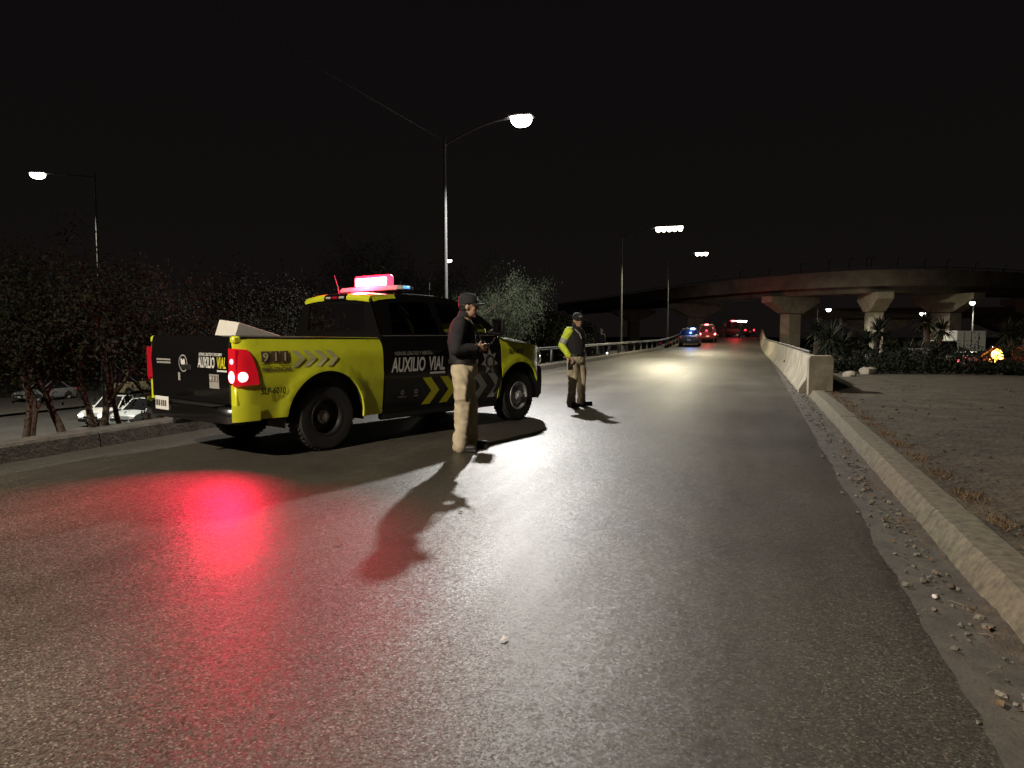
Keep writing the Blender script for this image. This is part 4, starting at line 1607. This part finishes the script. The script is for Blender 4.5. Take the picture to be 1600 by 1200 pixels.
cb.location = tw(-.70, -.50, 1.33)
cb.rotation_euler[2] = TH
tag(cb, 'white carton tilted in the truck bed above the tail lamp', 'box')
pr = MB()
RB = Matrix.Rotation(R(16), 3, 'Y') @ Matrix.Rotation(R(5), 3, 'X')
for k in range(3):
    u0 = .05 - .02 * k
    pr.add([tuple(RB @ Vector(q)) for q in ((u0, -.2125, .02 - .04 * k), (u0 + .12 + .02 * k, -.2125, .02 - .04 * k), (u0 + .12 + .02 * k, -.2125, .034 - .04 * k), (u0, -.2125, .034 - .04 * k))], [(0, 1, 2, 3)])
pr.build('print', 'grey_vinyl', cb, recalc=False)
cb2 = MB().box((0, 0, .23), (.75, .5, .46), .008).build('cardboard_box', 'brown_vinyl')
cb2.location = tw(-.68, -.46, .73)
cb2.rotation_euler[2] = TH
tag(cb2, 'brown box in the truck bed under the white carton', 'box')


# ------------------------------------------------------------------ people
def remesh(mb, voxel, name, smooth=2, fold=0., fscale=(9, 9, 5), seed=0, zlim=None):
    me0 = mb.mesh('tmp')
    o = bpy.data.objects.new('tmp', me0)
    COL.objects.link(o)
    md = o.modifiers.new('r', 'REMESH')
    md.mode = 'VOXEL'
    md.voxel_size = voxel
    dg = bpy.context.evaluated_depsgraph_get()
    me = bpy.data.meshes.new_from_object(o.evaluated_get(dg))
    bpy.data.objects.remove(o)
    bpy.data.meshes.remove(me0)
    bm = bmesh.new()
    bm.from_mesh(me)
    for _ in range(smooth):
        bmesh.ops.smooth_vert(bm, verts=bm.verts, factor=.5, use_axis_x=True, use_axis_y=True, use_axis_z=True)
    if fold:
        bm.normal_update()
        off = Vector((seed * 3.1, seed * 1.7, 0))
        for v in bm.verts:
            p = v.co
            q = Vector((p.x * fscale[0], p.y * fscale[1], p.z * fscale[2])) + off
            n1 = mnoise.noise(q)
            n2 = mnoise.noise(Vector((p.x * 9 + p.z * 5, p.y * 9 - p.z * 5, p.z * 9 + p.x * 6)) + off)
            k = 1.
            if zlim:
                k = .45 + .55 * max(sum(math.exp(-((p.z - z0) / .10) ** 2) for z0 in zlim), 0)
            v.co = p + v.normal * fold * (n1 * .8 + (1 - abs(n2) * 2) * .7 * k)
    bm.to_mesh(me)
    bm.free()
    me.materials.clear()
    me.polygons.foreach_set('use_smooth', [True] * len(me.polygons))
    me.name = name
    return me


def fingers(mb, wrist, palm, dirv, side, curl, thumb, sc_=1.):
    """palm slab, four fingers with bends and a thumb"""
    d = Vector(dirv).normalized()
    sd = Vector(side).normalized()
    nrm = d.cross(sd).normalized()
    w0 = Vector(wrist)
    p1 = w0 + d * .085 * sc_
    for k in range(4):
        off = (k - 1.5) * .021 * sc_
        mb.capsule(w0 + d * .02 + sd * off * .6, .016 * sc_, p1 + sd * off, .0125 * sc_, 8)
    lens = [.068, .078, .074, .056]
    for k in range(4):
        off = (k - 1.5) * .021 * sc_
        a = p1 + sd * off
        l = lens[k] * sc_
        c1, c2, c3 = curl * .6, curl * 1.3, curl * 1.9
        b = a + (d * math.cos(c1) + nrm * math.sin(c1)) * l * .45
        c_ = b + (d * math.cos(c2) + nrm * math.sin(c2)) * l * .32
        e = c_ + (d * math.cos(c3) + nrm * math.sin(c3)) * l * .25
        mb.capsule(a, .0105 * sc_, b, .0098 * sc_, 8)
        mb.capsule(b, .0098 * sc_, c_, .009 * sc_, 8)
        mb.capsule(c_, .009 * sc_, e, .008 * sc_, 8)
    t0 = w0 + d * .03 - sd * .032 * sc_ * thumb
    t1 = t0 + (d * .6 - sd * .6 * thumb + nrm * .5).normalized() * .04 * sc_
    t2 = t1 + (d * .9 - sd * .1 * thumb + nrm * .5).normalized() * .035 * sc_
    mb.capsule(t0, .015 * sc_, t1, .0115 * sc_, 8)
    mb.capsule(t1, .0115 * sc_, t2, .0095 * sc_, 8)


def person(loc, rz, label, J, H=1.0, jacket='navy_cloth', sleeves=None, trousers='khaki', vox=.011, hand_curl=.7, detail=True, group=None, head_turn=0., cap=True, bulk=1.0, hands=None):
    e = empty('person', loc, rz, label, 'person', group)
    e.scale = (H, H, H)
    V = {k: Vector(v) for k, v in J.items()}
    ht = Matrix.Rotation(head_turn, 3, 'Z')
    hc = V['head']

    def hp(x, y, z):
        return hc + ht @ Vector((x, y, z))
    # body: one continuous figure
    b = MB()
    b.ell(hp(-.005, 0, .02), (.098, .078, .105), 20)          # skull
    b.ell(hp(.028, 0, -.055), (.066, .058, .070), 16)          # jaw
    b.capsule(hp(.062, 0, -.105), .024, hp(.055, 0, -.095), .026, 10)   # chin
    b.capsule(hp(.088, 0, .012), .011, hp(.110, 0, -.028), .0145, 8)  # nose
    for s in (-1, 1):
        b.ell(hp(-.006, s * .079, -.015), (.022, .010, .032), 10)      # ears
        b.ell(hp(.060, s * .036, -.028), (.028, .026, .022), 10)       # cheeks
    b.capsule(hp(.082, -.036, .030), .013, hp(.082, .036, .030), .013, 8)  # brow
    b.capsule(hp(.082, -.020, -.068), .009, hp(.082, .020, -.068), .009, 8)  # lips
    b.capsule(V['neck'], .060, hp(-.01, 0, -.04), .055, 12)
    b.capsule(V['pelvis'], .13, V['chest'], .135, 16, 1.25, (0, 1, 0))
    b.capsule(V['chest'], .13, V['neck'] - Vector((0, 0, .05)), .085, 14, 1.4, (0, 1, 0))
    for s, n in ((-1, 'R'), (1, 'L')):
        b.capsule(V['sho' + n], .058, V['elb' + n], .045, 12)
        b.capsule(V['elb' + n], .043, V['wri' + n], .029, 12)
        b.capsule(V['hip' + n], .085, V['kne' + n], .058, 12)
        b.capsule(V['kne' + n], .057, V['ank' + n], .042, 12)
        f = (V['toe' + n] - V['ank' + n])
        f.z = 0
        b.capsule(V['ank' + n] - Vector((0, 0, .04)), .038, V['toe' + n], .030, 10)
        if detail:
            hd = (hands or {}).get(n)
            dv = hd[0] if hd else (V['wri' + n] - V['elb' + n])
            sdv = hd[1] if hd else (0, -s, .2)
            fingers(b, V['wri' + n], None, dv, sdv, hand_curl, hd[2] if hd else 1)
        else:
            b.capsule(V['wri' + n], .03, V['wri' + n] + (V['wri' + n] - V['elb' + n]).normalized() * .12, .028, 8)
    link('body', remesh(b, .0075 if detail else vox, 'body', 2), 'skin', e)
    if detail:
        for s in (-1, 1):
            MB().ell(hp(.083, s * .033, .006), (.010, .014, .009), 10).build('eye', 'eye', e, smooth='all')
    # trousers
    q = MB()
    q.capsule(V['pelvis'] + Vector((0, 0, .10)), .140 * bulk, V['pelvis'] - Vector((0, 0, .04)), .150 * bulk, 16, 1.18, (0, 1, 0))
    for n in 'RL':
        kn, an, hi = V['kne' + n], V['ank' + n], V['hip' + n]
        q.capsule(hi + Vector((-.01, 0, .0)), .108, kn, .082, 16)
        q.capsule(kn, .083, kn.lerp(an, .75), .075, 16)
        q.capsule(kn.lerp(an, .75), .078, an + Vector((0, 0, -.035)), .080, 16)
        if detail:       # cargo pocket
            m_ = hi.lerp(kn, .62)
            sgn = -1 if n == 'R' else 1
            q.box(tuple(m_ + Vector((-.005, sgn * .085, 0))), (.13, .05, .17), .02)
    tr = link('trousers', remesh(q, vox, 'trousers', 2, .016 if detail else 0, (11, 11, 6), 2, (.14, .30, .52, .86)), trousers, e)
    # boots
    for n in 'RL':
        q = MB()
        an, to = V['ank' + n], V['toe' + n]
        q.capsule(an + Vector((0, 0, .08)), .055, an - Vector((0, 0, .01)), .052, 12)
        q.capsule(an - Vector((.02, 0, .045)), .044, to + Vector((0, 0, .008)), .040, 12, 1.05, (0, 1, 0))
        d = to - an
        a = math.atan2(d.y, d.x)
        m2 = (an + to) / 2
        q.box((m2.x - .01, m2.y, .014), ((to - an).xy.length + .10, .088, .028), .012, Matrix.Rotation(a, 3, 'Z'))
        link('boot', remesh(q, vox * .8, 'boot', 2), 'boot', e)
    # jacket
    q = MB()
    lo = V['pelvis'] + Vector((0, 0, .03))
    q.capsule(lo, .150 * bulk, V['chest'] - Vector((0, 0, .08)), .160 * bulk, 18, 1.22, (0, 1, 0))
    q.capsule(V['chest'] - Vector((0, 0, .08)), .160 * bulk, V['chest'] + Vector((0, 0, .07)), .140 * bulk, 18, 1.28, (0, 1, 0))
    q.capsule(V['shoR'], .072, V['shoL'], .072, 14)
    q.capsule(V['chest'] + Vector((0, 0, .08)), .12, V['neck'] + Vector((-.005, 0, -.02)), .075, 14)
    q.capsule(V['neck'] + Vector((-.01, 0, -.01)), .076, V['neck'] + Vector((-.004, 0, .035)), .072, 14)   # collar
    sl = MB() if sleeves else q
    for n in 'RL':
        sl.capsule(V['sho' + n], .080, V['elb' + n], .066, 14)
        sl.capsule(V['elb' + n], .066, V['elb' + n].lerp(V['wri' + n], .93), .050, 14)
    link('jacket' if not sleeves else 'vest', remesh(q, vox, 'jacket', 2, .009 if detail else 0, (9, 9, 9), 5), jacket, e)
    if sleeves:
        so = link('sleeves', remesh(sl, vox, 'sleeves', 2, .010, (9, 9, 9), 6), sleeves, e)
    # hair and cap
    if detail:
        q = MB()
        q.ell(hp(-.018, 0, .022), (.099, .084, .105), 18)
        q.ell(hp(-.05, 0, -.03), (.05, .07, .06), 14)
        me = q.mesh('hair', smooth='all')
        link('hair', remesh(q, .010, 'hair', 1), 'hair', e)
    if cap:
        q = MB()
        rs = []
        for z, k in ((.028, 1.0), (.06, 1.015), (.095, .95), (.125, .74), (.142, .40), (.147, .06)):
            rs.append([tuple(hp(-.005 + .112 * k * math.cos(2 * math.pi * i / 24), .094 * k * math.sin(2 * math.pi * i / 24), z)) for i in range(24)])
        q.rings(rs)
        # peak
        nb = 13
        for zt in (0, -.006):
            pass
        up, dn = [], []
        for i in range(nb):
            a = R(-62 + 124 * i / (nb - 1))
            r0, r1 = .105, .105 + .085 * math.cos(a * 1.15)
            for r_ in (r0, r1):
                yy = r_ * math.sin(a) * .86
                xx = -.005 + r_ * math.cos(a)
                zz = .040 - .022 * (yy / .09) ** 2 - .10 * max(0, r_ - .105)
                up.append(tuple(hp(xx, yy, zz)))
                dn.append(tuple(hp(xx, yy, zz - .007)))
        n = len(up)
        fs = []
        for i in range(nb - 1):
            a = 2 * i
            fs += [(a, a + 1, a + 3, a + 2), (n + a, n + a + 2, n + a + 3, n + a + 1), (a + 1, n + a + 1, n + a + 3, a + 3)]
        fs += [(0, n, n + 1, 1), (2 * nb - 2, 2 * nb - 1, n + 2 * nb - 1, n + 2 * nb - 2)]
        q.add(up + dn, fs)
        co = q.build('cap', 'navy_cloth', e, smooth=True)
        if detail:
            MB().ell(hp(-.005, 0, .147), (.010, .010, .006), 8).build('cap_button', 'navy_cloth', co)
            MB().box(tuple(hp(.104, 0, .075)), (.008, .07, .035), .003, ht).build('cap_badge', 'grey_vinyl', co)
    return e


J1 = dict(pelvis=(-.01, 0, .97), chest=(-.03, 0, 1.30), neck=(.0, 0, 1.485), head=(.045, 0, 1.625),
          shoR=(-.03, -.19, 1.425), shoL=(-.02, .19, 1.425), elbR=(-.075, -.25, 1.145), elbL=(-.03, .25, 1.15), wriR=(.145, -.13, 1.155), wriL=(.17, .12, 1.15),
          hipR=(-.02, -.095, .92), hipL=(.0, .095, .92), kneR=(-.01, -.12, .50), kneL=(.05, .11, .50), ankR=(-.045, -.13, .09), ankL=(.055, .13, .09), toeR=(.12, -.15, .04), toeL=(.22, .14, .04))
p1 = person((-3.27, 7.76, 0), R(17), 'person in dark jacket, cap and khaki trousers standing beside the truck door', J1, H=1.06,
            hands={'R': ((.85, .5, .12), (0, .25, -1), 1), 'L': ((.85, -.5, .12), (0, .25, 1), -1)}, hand_curl=.55)
# things worn by the first person: belt holster, radio strap
mb = MB()
mb.tube([(-.02, -.10, 1.50), (.10, -.09, 1.42), (.155, -.02, 1.32), (.17, .06, 1.22)], .012, 6)
mb.build('strap', 'boot', p1, smooth=True)
mb = MB()
rs = [[(.17 * math.cos(a) - .015, .20 * math.sin(a), z) for a in lin(0, 2 * math.pi * 23 / 24, 24)] for z in (.985, 1.03)]
mb.rings(rs, cap=False)
mb.build('belt', 'boot', p1, smooth='all')
dv = MB().box((0, 0, 0), (.145, .075, .022), .008, Matrix.Rotation(R(-25), 3, 'Y')).tube([(.06, .02, .03), (.10, .02, .10)], .006, 6).build('handheld_device', 'device', smooth=True)
dv.location = (-3.28 + .275 * math.cos(R(17)), 7.76 + .275 * math.sin(R(17)), 1.255)
dv.rotation_euler[2] = R(17)
tag(dv, 'small dark handheld device held by the person beside the truck', 'device')

J2 = dict(pelvis=(0, 0, .97), chest=(-.03, 0, 1.30), neck=(-.005, 0, 1.485), head=(.03, 0, 1.625),
          shoR=(-.02, -.20, 1.42), shoL=(-.02, .20, 1.42), elbR=(-.12, -.285, 1.16), elbL=(-.10, .27, 1.16), wriR=(.03, -.24, .95), wriL=(.09, .20, 1.00),
          hipR=(.0, -.10, .92), hipL=(.0, .10, .92), kneR=(.03, -.13, .50), kneL=(.02, .14, .50), ankR=(.0, -.15, .09), ankL=(-.02, .17, .09), toeR=(.18, -.17, .04), toeL=(.15, .25, .04))
J2.update(shoL=(-.06, .165, 1.405), elbL=(-.19, .17, 1.17), wriL=(-.17, .02, 1.0))
p2 = person((-3.25, 13.25, 0), R(-26), 'person in bright yellow sleeves, black vest and khaki trousers standing in the road', J2, H=1.015, sleeves='hivis',
            head_turn=R(-22), bulk=1.06, hand_curl=.5, hands={'R': ((.5, .25, -.8), (.8, 0, .5), 1), 'L': ((0, -.8, -.5), (.5, 0, .8), -1)})
for n, s in (('R', -1), ('L', 1)):
    a, b = Vector(J2['elb' + n]), Vector(J2['sho' + n])
    q = MB().capsule(a.lerp(b, .22), .0765, a.lerp(b, .36), .0775, 16)
    link('reflective_band', remesh(q, .011, 'reflective_band', 1), 'reflective', p2)
q = MB().box((-.05, -.293, 1.33), (.06, .012, .055), .004)
q.build('arm_badge', 'boot', p2)
MB().box((.03, -.215, .80), (.10, .06, .24), .025).build('thigh_holster', 'boot', p2, smooth=True)
mb = MB()
mb.tube([(.045, -.11, 1.46), (.135, -.075, 1.38), (.165, -.05, 1.28)], .014, 6)
mb.build('strap', 'grey_vinyl', p2, smooth=True)
MB().box((.16, .10, 1.30), (.05, .07, .13), .012).build('chest_radio', 'device', p2, smooth=True)
mb = MB()
mb.rings([[(.185 * math.cos(a) - .005, .215 * math.sin(a), z) for a in lin(0, 2 * math.pi * 23 / 24, 24)] for z in (.95, 1.0)], cap=False)
mb.build('belt', 'boot', p2, smooth='all')

JF = dict(J2)
JF.update(elbR=(-.03, -.27, 1.14), elbL=(-.03, .27, 1.14), wriR=(.05, -.26, .90), wriL=(.05, .26, .90))
for (x, y, z, rz, tro, lab) in ((-8.9, 42.5, -.10, 80, 'navy_cloth', 'dark figure standing behind the guard rail'),
                                (-4.15, 77.0, zroad(77), 200, 'navy_cloth', 'dark distant figure beside the red car'),
                                (-3.45, 88.5, zroad(88.5), 150, 'navy_cloth', 'distant figure left of the far red flashing truck'),
                                (-1.55, 88.0, zroad(88), 100, 'navy_cloth', 'distant figure right of the far red flashing truck')):
    person((x, y, z), R(rz), lab, JF, 1.0, trousers=tro, vox=.03, detail=False, group='distant people')


# ------------------------------------------------------------------ other vehicles
def car(name, label, cat, loc, heading, paint, L=4.2, Wd=1.75, H=1.45, shape='hatch', head=None, tail=None, group=None, bar=None, plate=True):
    """local x forward, origin at the centre of the footprint; heading is the yaw of +x"""
    e = empty(name, loc, heading, label, cat, group)
    hl, hw = L / 2, Wd / 2
    if shape == 'pickup':
        prof = [(-1, .62), (-.985, .98), (-.30, 1.0), (-.02, 1.0), (.30, 1.02), (.42, 1.0), (.88, .92), (.97, .82), (1, .55)]
        gh = [(-.20, 1.0), (-.15, H - .03), (.02, H), (.18, H - .02), (.46, .99)]
    elif shape == 'suv':
        prof = [(-1, .55), (-.985, .95), (-.90, 1.06), (.30, 1.06), (.45, 1.05), (.90, .93), (.98, .80), (1, .5)]
        gh = [(-.94, 1.05), (-.86, H - .05), (-.6, H), (0, H), (.14, H - .03), (.50, 1.03)]
    elif shape == 'van':
        prof = [(-1, .5), (-.99, 1.05), (-.9, 1.1), (.55, 1.1), (.72, 1.06), (.92, .95), (.98, .8), (1, .45)]
        gh = [(-.98, 1.08), (-.96, H - .06), (-.9, H), (.40, H), (.5, H - .04), (.76, 1.04)]
    elif shape == 'sedan':
        prof = [(-1, .5), (-.98, .85), (-.92, .95), (-.50, .97), (.30, .95), (.42, .93), (.90, .80), (.98, .68), (1, .45)]
        gh = [(-.70, .95), (-.42, H - .03), (-.2, H), (.02, H - .02), (.44, .92)]
    else:
        prof = [(-1, .5), (-.985, .85), (-.95, .98), (.34, .97), (.44, .95), (.90, .80), (.98, .66), (1, .42)]
        gh = [(-.93, .97), (-.80, H - .05), (-.55, H), (-.05, H), (.10, H - .03), (.52, .94)]
    mb = MB()
    rs = []
    zb = .24
    for u, z in prof:
        x = u * hl
        k = 1 - .10 * abs(u) ** 6
        zl = zb + (.10 if abs(u) > .95 else 0)
        rs.append([(x, -hw * k * .93, zl), (x, -hw * k, zl + .15), (x, -hw * k, min(z - .12, .78)), (x, -hw * k * .97, z - .04), (x, -hw * k * .88, z), (x, 0, z + .02),
                   (x, hw * k * .88, z), (x, hw * k * .97, z - .04), (x, hw * k, min(z - .12, .78)), (x, hw * k, zl + .15), (x, hw * k * .93, zl)])
    mb.rings(rs)
    mb.build('body', paint, e, smooth=True)
    # glass house
    mb = MB()
    rs = []
    zb0 = min(gh[0][1], gh[-1][1])
    for u, z in gh:
        t = (z - zb0) / (H - zb0)
        w_ = hw * (.90 - .17 * max(0, t))
        rs.append([(u * hl, -hw * .90, zb0 - .03), (u * hl, -w_, z), (u * hl, w_, z), (u * hl, hw * .90, zb0 - .03)])
    mb.rings(rs)
    mb.build('glasshouse', 'car_glass_dark', e, smooth=True)
    # roof and pillars
    mb = MB()
    up = gh[1:-1]
    rs = []
    for u, z in up:
        w_ = hw * (.90 - .17) + .012
        rs.append([(u * hl, y * w_, z + .016 + .02 * (1 - y * y)) for y in lin(-1, 1, 7)])
    mb.rings(rs, closed=False, cap=False)
    mb.build('roof', paint, e, smooth='all')
    for s in (-1, 1):
        for (i, j) in ((0, 1), (-1, -2)):
            (u0, z0), (u1, z1) = gh[i], gh[j]
            a = (u0 * hl, s * (hw * .89), z0)
            b = (u1 * hl, s * (hw * .735 + .005), z1)
            MB().tube([a, b], .04, 6).build('pillar', paint, e, smooth=True)
        um = (gh[0][0] + gh[-1][0]) / 2 + .05
        MB().tube([(um * hl, s * hw * .895, zb0), (um * hl, s * (hw * .74), H - .01)], .03, 6).build('pillar', paint, e, smooth=True)
        # mirror
        MB().box((gh[-1][0] * hl - .22, s * (hw + .07), gh[-1][1] + .06), (.12, .16, .12), .03).build('mirror', paint, e, smooth=True)
        # handles and door seam are too small; side sill
        MB().box((0, s * (hw - .03), .25), (L * .52, .07, .09), .02).build('sill', 'black_plastic', e)
        for u in (.62, -.60):
            wl = empty('wheel', (u * hl, s * (hw - .10), .315))
            wl.parent = e
            MB().lathe([(.19, -.09), (.29, -.10), (.315, -.06), (.315, .06), (.29, .10), (.19, .09), (.19, -.09)], 24, cap=False).build('tyre', 'rubber', wl, smooth=True)
            MB().lathe([(.19, s * .07), (.17, s * .085), (.06, s * .06), (.04, s * .08), (.005, s * .08)], 20, cap=False).build('rim', 'steel', wl, smooth=True)
            pr = arc(u * hl, .30, .37, 0, 180, 12)
            MB().add([(px, s * (hw * (1 - .1 * abs(u) ** 6) + .004), pz) for px, pz in pr], [tuple(range(len(pr)))]).build('wheel_arch', 'liner', e)
    # bumpers
    MB().box((hl - .04, 0, .42), (.16, Wd * .92, .22), .06).build('front_bumper', 'black_plastic' if shape in ('pickup',) else paint, e, smooth=True)
    MB().box((-hl + .04, 0, .46), (.16, Wd * .92, .20), .06).build('rear_bumper', 'black_plastic' if paint == 'dark_paint' else paint, e, smooth=True)
    MB().box((hl + .03, 0, .58), (.03, Wd * .5, .12), .012).build('grille', 'black_plastic', e)
    if plate:
        MB().box((hl + .05, 0, .44), (.012, .32, .13), .004).build('number_plate', 'plate', e)
        MB().box((-hl - .05, 0, .60), (.012, .32, .13), .004).build('number_plate', 'plate', e)
    for s in (-1, 1):
        MB().box((hl - .02, s * hw * .70, .68), (.14, .30, .13), .05).build('headlamp', head or 'headlight_off', e, smooth=True)
        MB().box((-hl + .02, s * hw * .80, .82), (.10, .20, .20), .04).build('tail_lamp', tail or 'red_lens_off', e, smooth=True)
    if bar:
        x = (gh[1][0] + gh[-2][0]) / 2 * hl
        b_ = MB().box((x, 0, H + .09), (.26, Wd * .68, .09), .03).build('light_bar', 'clear_lens', e, smooth=True)
        if bar:
            for m_, y, sz in bar:
                MB().box((x - .05, y, H + .11), (.30, sz, .14), .04).build('flasher', m_, b_, smooth=True)
    return e


mat('car_glass_dark', (.012, .012, .013), .08, spec=.6)
GL = 'cars on the lower road'
dn = R(-90)
car('parked_pickup', 'white pickup with lit headlamps on the lower road behind the verge trees', 'pickup truck', (-36.6, 32.6, -4), dn + R(12), 'white_paint', 4.9, 1.78, 1.62, 'pickup', head='headlight', group=GL)
car('parked_car', 'pale hatchback half hidden by tree stems beside the white pickup', 'car', (-33.5, 31.7, -4), dn + R(8), 'pale_paint', 4.0, 1.75, 1.62, 'suv', head='headlight_off', group=GL)
car('parked_car', 'car with glaring headlamps mostly behind the truck tailgate', 'car', (-29.2, 33.6, -4), dn + R(30), 'pale_paint', 4.1, 1.72, 1.45, 'hatch', head='headlight_strong', group=GL)
car('parked_van', 'cream van parked farther back behind the verge trees', 'van', (-52.0, 48.0, -3.9), dn, 'cream_paint', 4.8, 1.9, 2.1, 'van', group=GL)
car('parked_car', 'dark car parked far back at the left behind the tree trunks', 'car', (-53.0, 40.5, -3.9), dn, 'grey_paint', 4.2, 1.75, 1.5, 'sedan', group=GL)
car('moving_car', 'far car with headlamps shining just beyond the guard rail', 'car', (-14.5, 78, -1.42), dn, 'grey_paint', 4.2, 1.75, 1.45, 'sedan', head='headlight_strong', group='far cars beyond the guard rail')
car('moving_car', 'far car with one bright lamp beside the standing person in yellow sleeves', 'car', (-14.0, 62, -2.2), dn, 'grey_paint', 4.2, 1.75, 1.45, 'sedan', head='headlight_strong', group='far cars beyond the guard rail')
car('moving_car', 'far red car roof beyond the guard rail near the crest', 'car', (-10.6, 92, -.66), R(90), 'red_paint', 4.2, 1.75, 1.45, 'sedan', group='far cars beyond the guard rail')
far_slab = sheet('side_road', 'far_asphalt', [-18.2, -16, -12.5, -8.2], lin(50, 108, 20), lambda x, y: -4.0 + 1.8 * sstep(50, 62, y) + 1.6 * sstep(60, 96, y) + (0 if x < -9 else -1.0))

car('police_car', 'dark police car with blue flasher seen from behind up the ramp', 'car', (-5.95, 70.5, zroad(70.5)), R(92), 'dark_paint', 4.6, 1.95, 1.55, 'suv', bar=[('police_blue', -.28, .42), ('clear_lens', .3, .5)], tail='red_lens_off')
add_light('blue_flash', 'POINT', (-5.75, 68.2, zroad(68) + 1.5), 90, (.12, .28, 1), size=.1)
car('stopped_car', 'red lit car stopped beside the police car up the ramp', 'car', (-4.95, 79.0, zroad(79)), R(96), 'red_paint', 4.6, 1.85, 1.72, 'suv', tail='police_red', bar=[('police_red', .05, .4), ('clear_lens', -.4, .3)])
car('patrol_pickup', 'farthest patrol pickup with red flashing bar on the ramp crest', 'pickup truck', (-2.6, 92.0, zroad(92)), R(140), 'red_paint', 5.2, 1.9, 1.85, 'pickup', tail='car_tail', bar=[('police_red', -.1, .9)])
add_light('red_flash', 'POINT', (-2.3, 89.6, zroad(90) + 2.2), 110, (1, .03, .06), size=.15)
add_light('red_flash', 'POINT', (-4.7, 76.0, zroad(76) + 1.6), 70, (1, .03, .06), size=.12)

# far traffic below the flyover on the right
GT = 'traffic below the flyover'
z0 = -1.6
car('traffic_car', 'car with glowing red tail lamps below the flyover', 'car', (14.9, 61, zr(14.9, 61)), R(85), 'dark_paint', 4.2, 1.75, 1.45, 'sedan', tail='police_red', group=GT)
car('traffic_car', 'car with dim red tail lamps right of the glowing one', 'car', (16.9, 66, zr(17, 66)), R(85), 'dark_paint', 4.2, 1.75, 1.45, 'sedan', tail='car_tail', group=GT)
car('traffic_van', 'white van left of the pale lorry below the flyover', 'van', (14.6, 68, zr(14.6, 68)), R(95), 'white_paint', 4.9, 1.9, 2.2, 'van', tail='car_tail', group=GT)
car('amber_car', 'car with a glaring amber lamp at the right edge of the lot', 'car', (12.3, 41.5, zr(12, 41)), R(-10), 'red_paint', 4.2, 1.75, 1.45, 'sedan', group=GT)
a = MB().box((0, 0, .02), (.16, .16, .04), .01).lathe([(.07, .04), (.075, .10), (.06, .16), (.02, .19)], 16, 'z')
ob = a.build('amber_lamp', 'amber', smooth=True)
ob.location = (11.2, 40.2, zr(11.2, 40) + .62)
ob.scale = (3.3, 3.3, 3.3)
tag(ob, 'glowing amber lamp on a short stake at the right edge of the lot', 'lamp')
st = MB().tube([(0, 0, -.6), (0, 0, 0)], .03, 8).build('stake', 'galvanised', ob)
add_light('amber_glow', 'POINT', (0, -.05, .25), 30, (1, .45, .08), ob, size=.08)
# pale box lorry
lz = empty('lorry', (17.6, 74, zr(17.6, 74)), R(92), 'pale box lorry standing below the flyover', 'lorry', GT)
MB().box((-1.0, 0, 1.85), (4.6, 2.2, 2.5), .05).build('cargo_box', 'white_paint', lz)
MB().box((2.2, 0, 1.35), (1.5, 2.0, 1.9), .2).build('cab', 'white_paint', lz, smooth=True)
MB().box((2.98, 0, 1.75), (.06, 1.7, .7), .02).build('windscreen', 'car_glass_dark', lz)
MB().box((-.2, 0, .5), (6.0, .9, .18), .03).build('chassis', 'dark_steel', lz)
for x in (-2.2, 2.0):
    for s in (-1, 1):
        MB().lathe([(.2, -.14), (.44, -.14), (.47, -.08), (.47, .08), (.44, .14), (.2, .14)], 24, c=(x, s * .9, .47)).build('wheel', 'rubber', lz, smooth=True)
for y in (-.55, 0, .55):
    MB().box((-3.32, y, 1.85), (.03, .05, 2.3), .01).build('door_bar', 'galvanised', lz)
for s in (-1, 1):
    MB().box((-3.33, s * .95, .70), (.05, .18, .10), .02).build('tail_lamp', 'car_tail', lz)
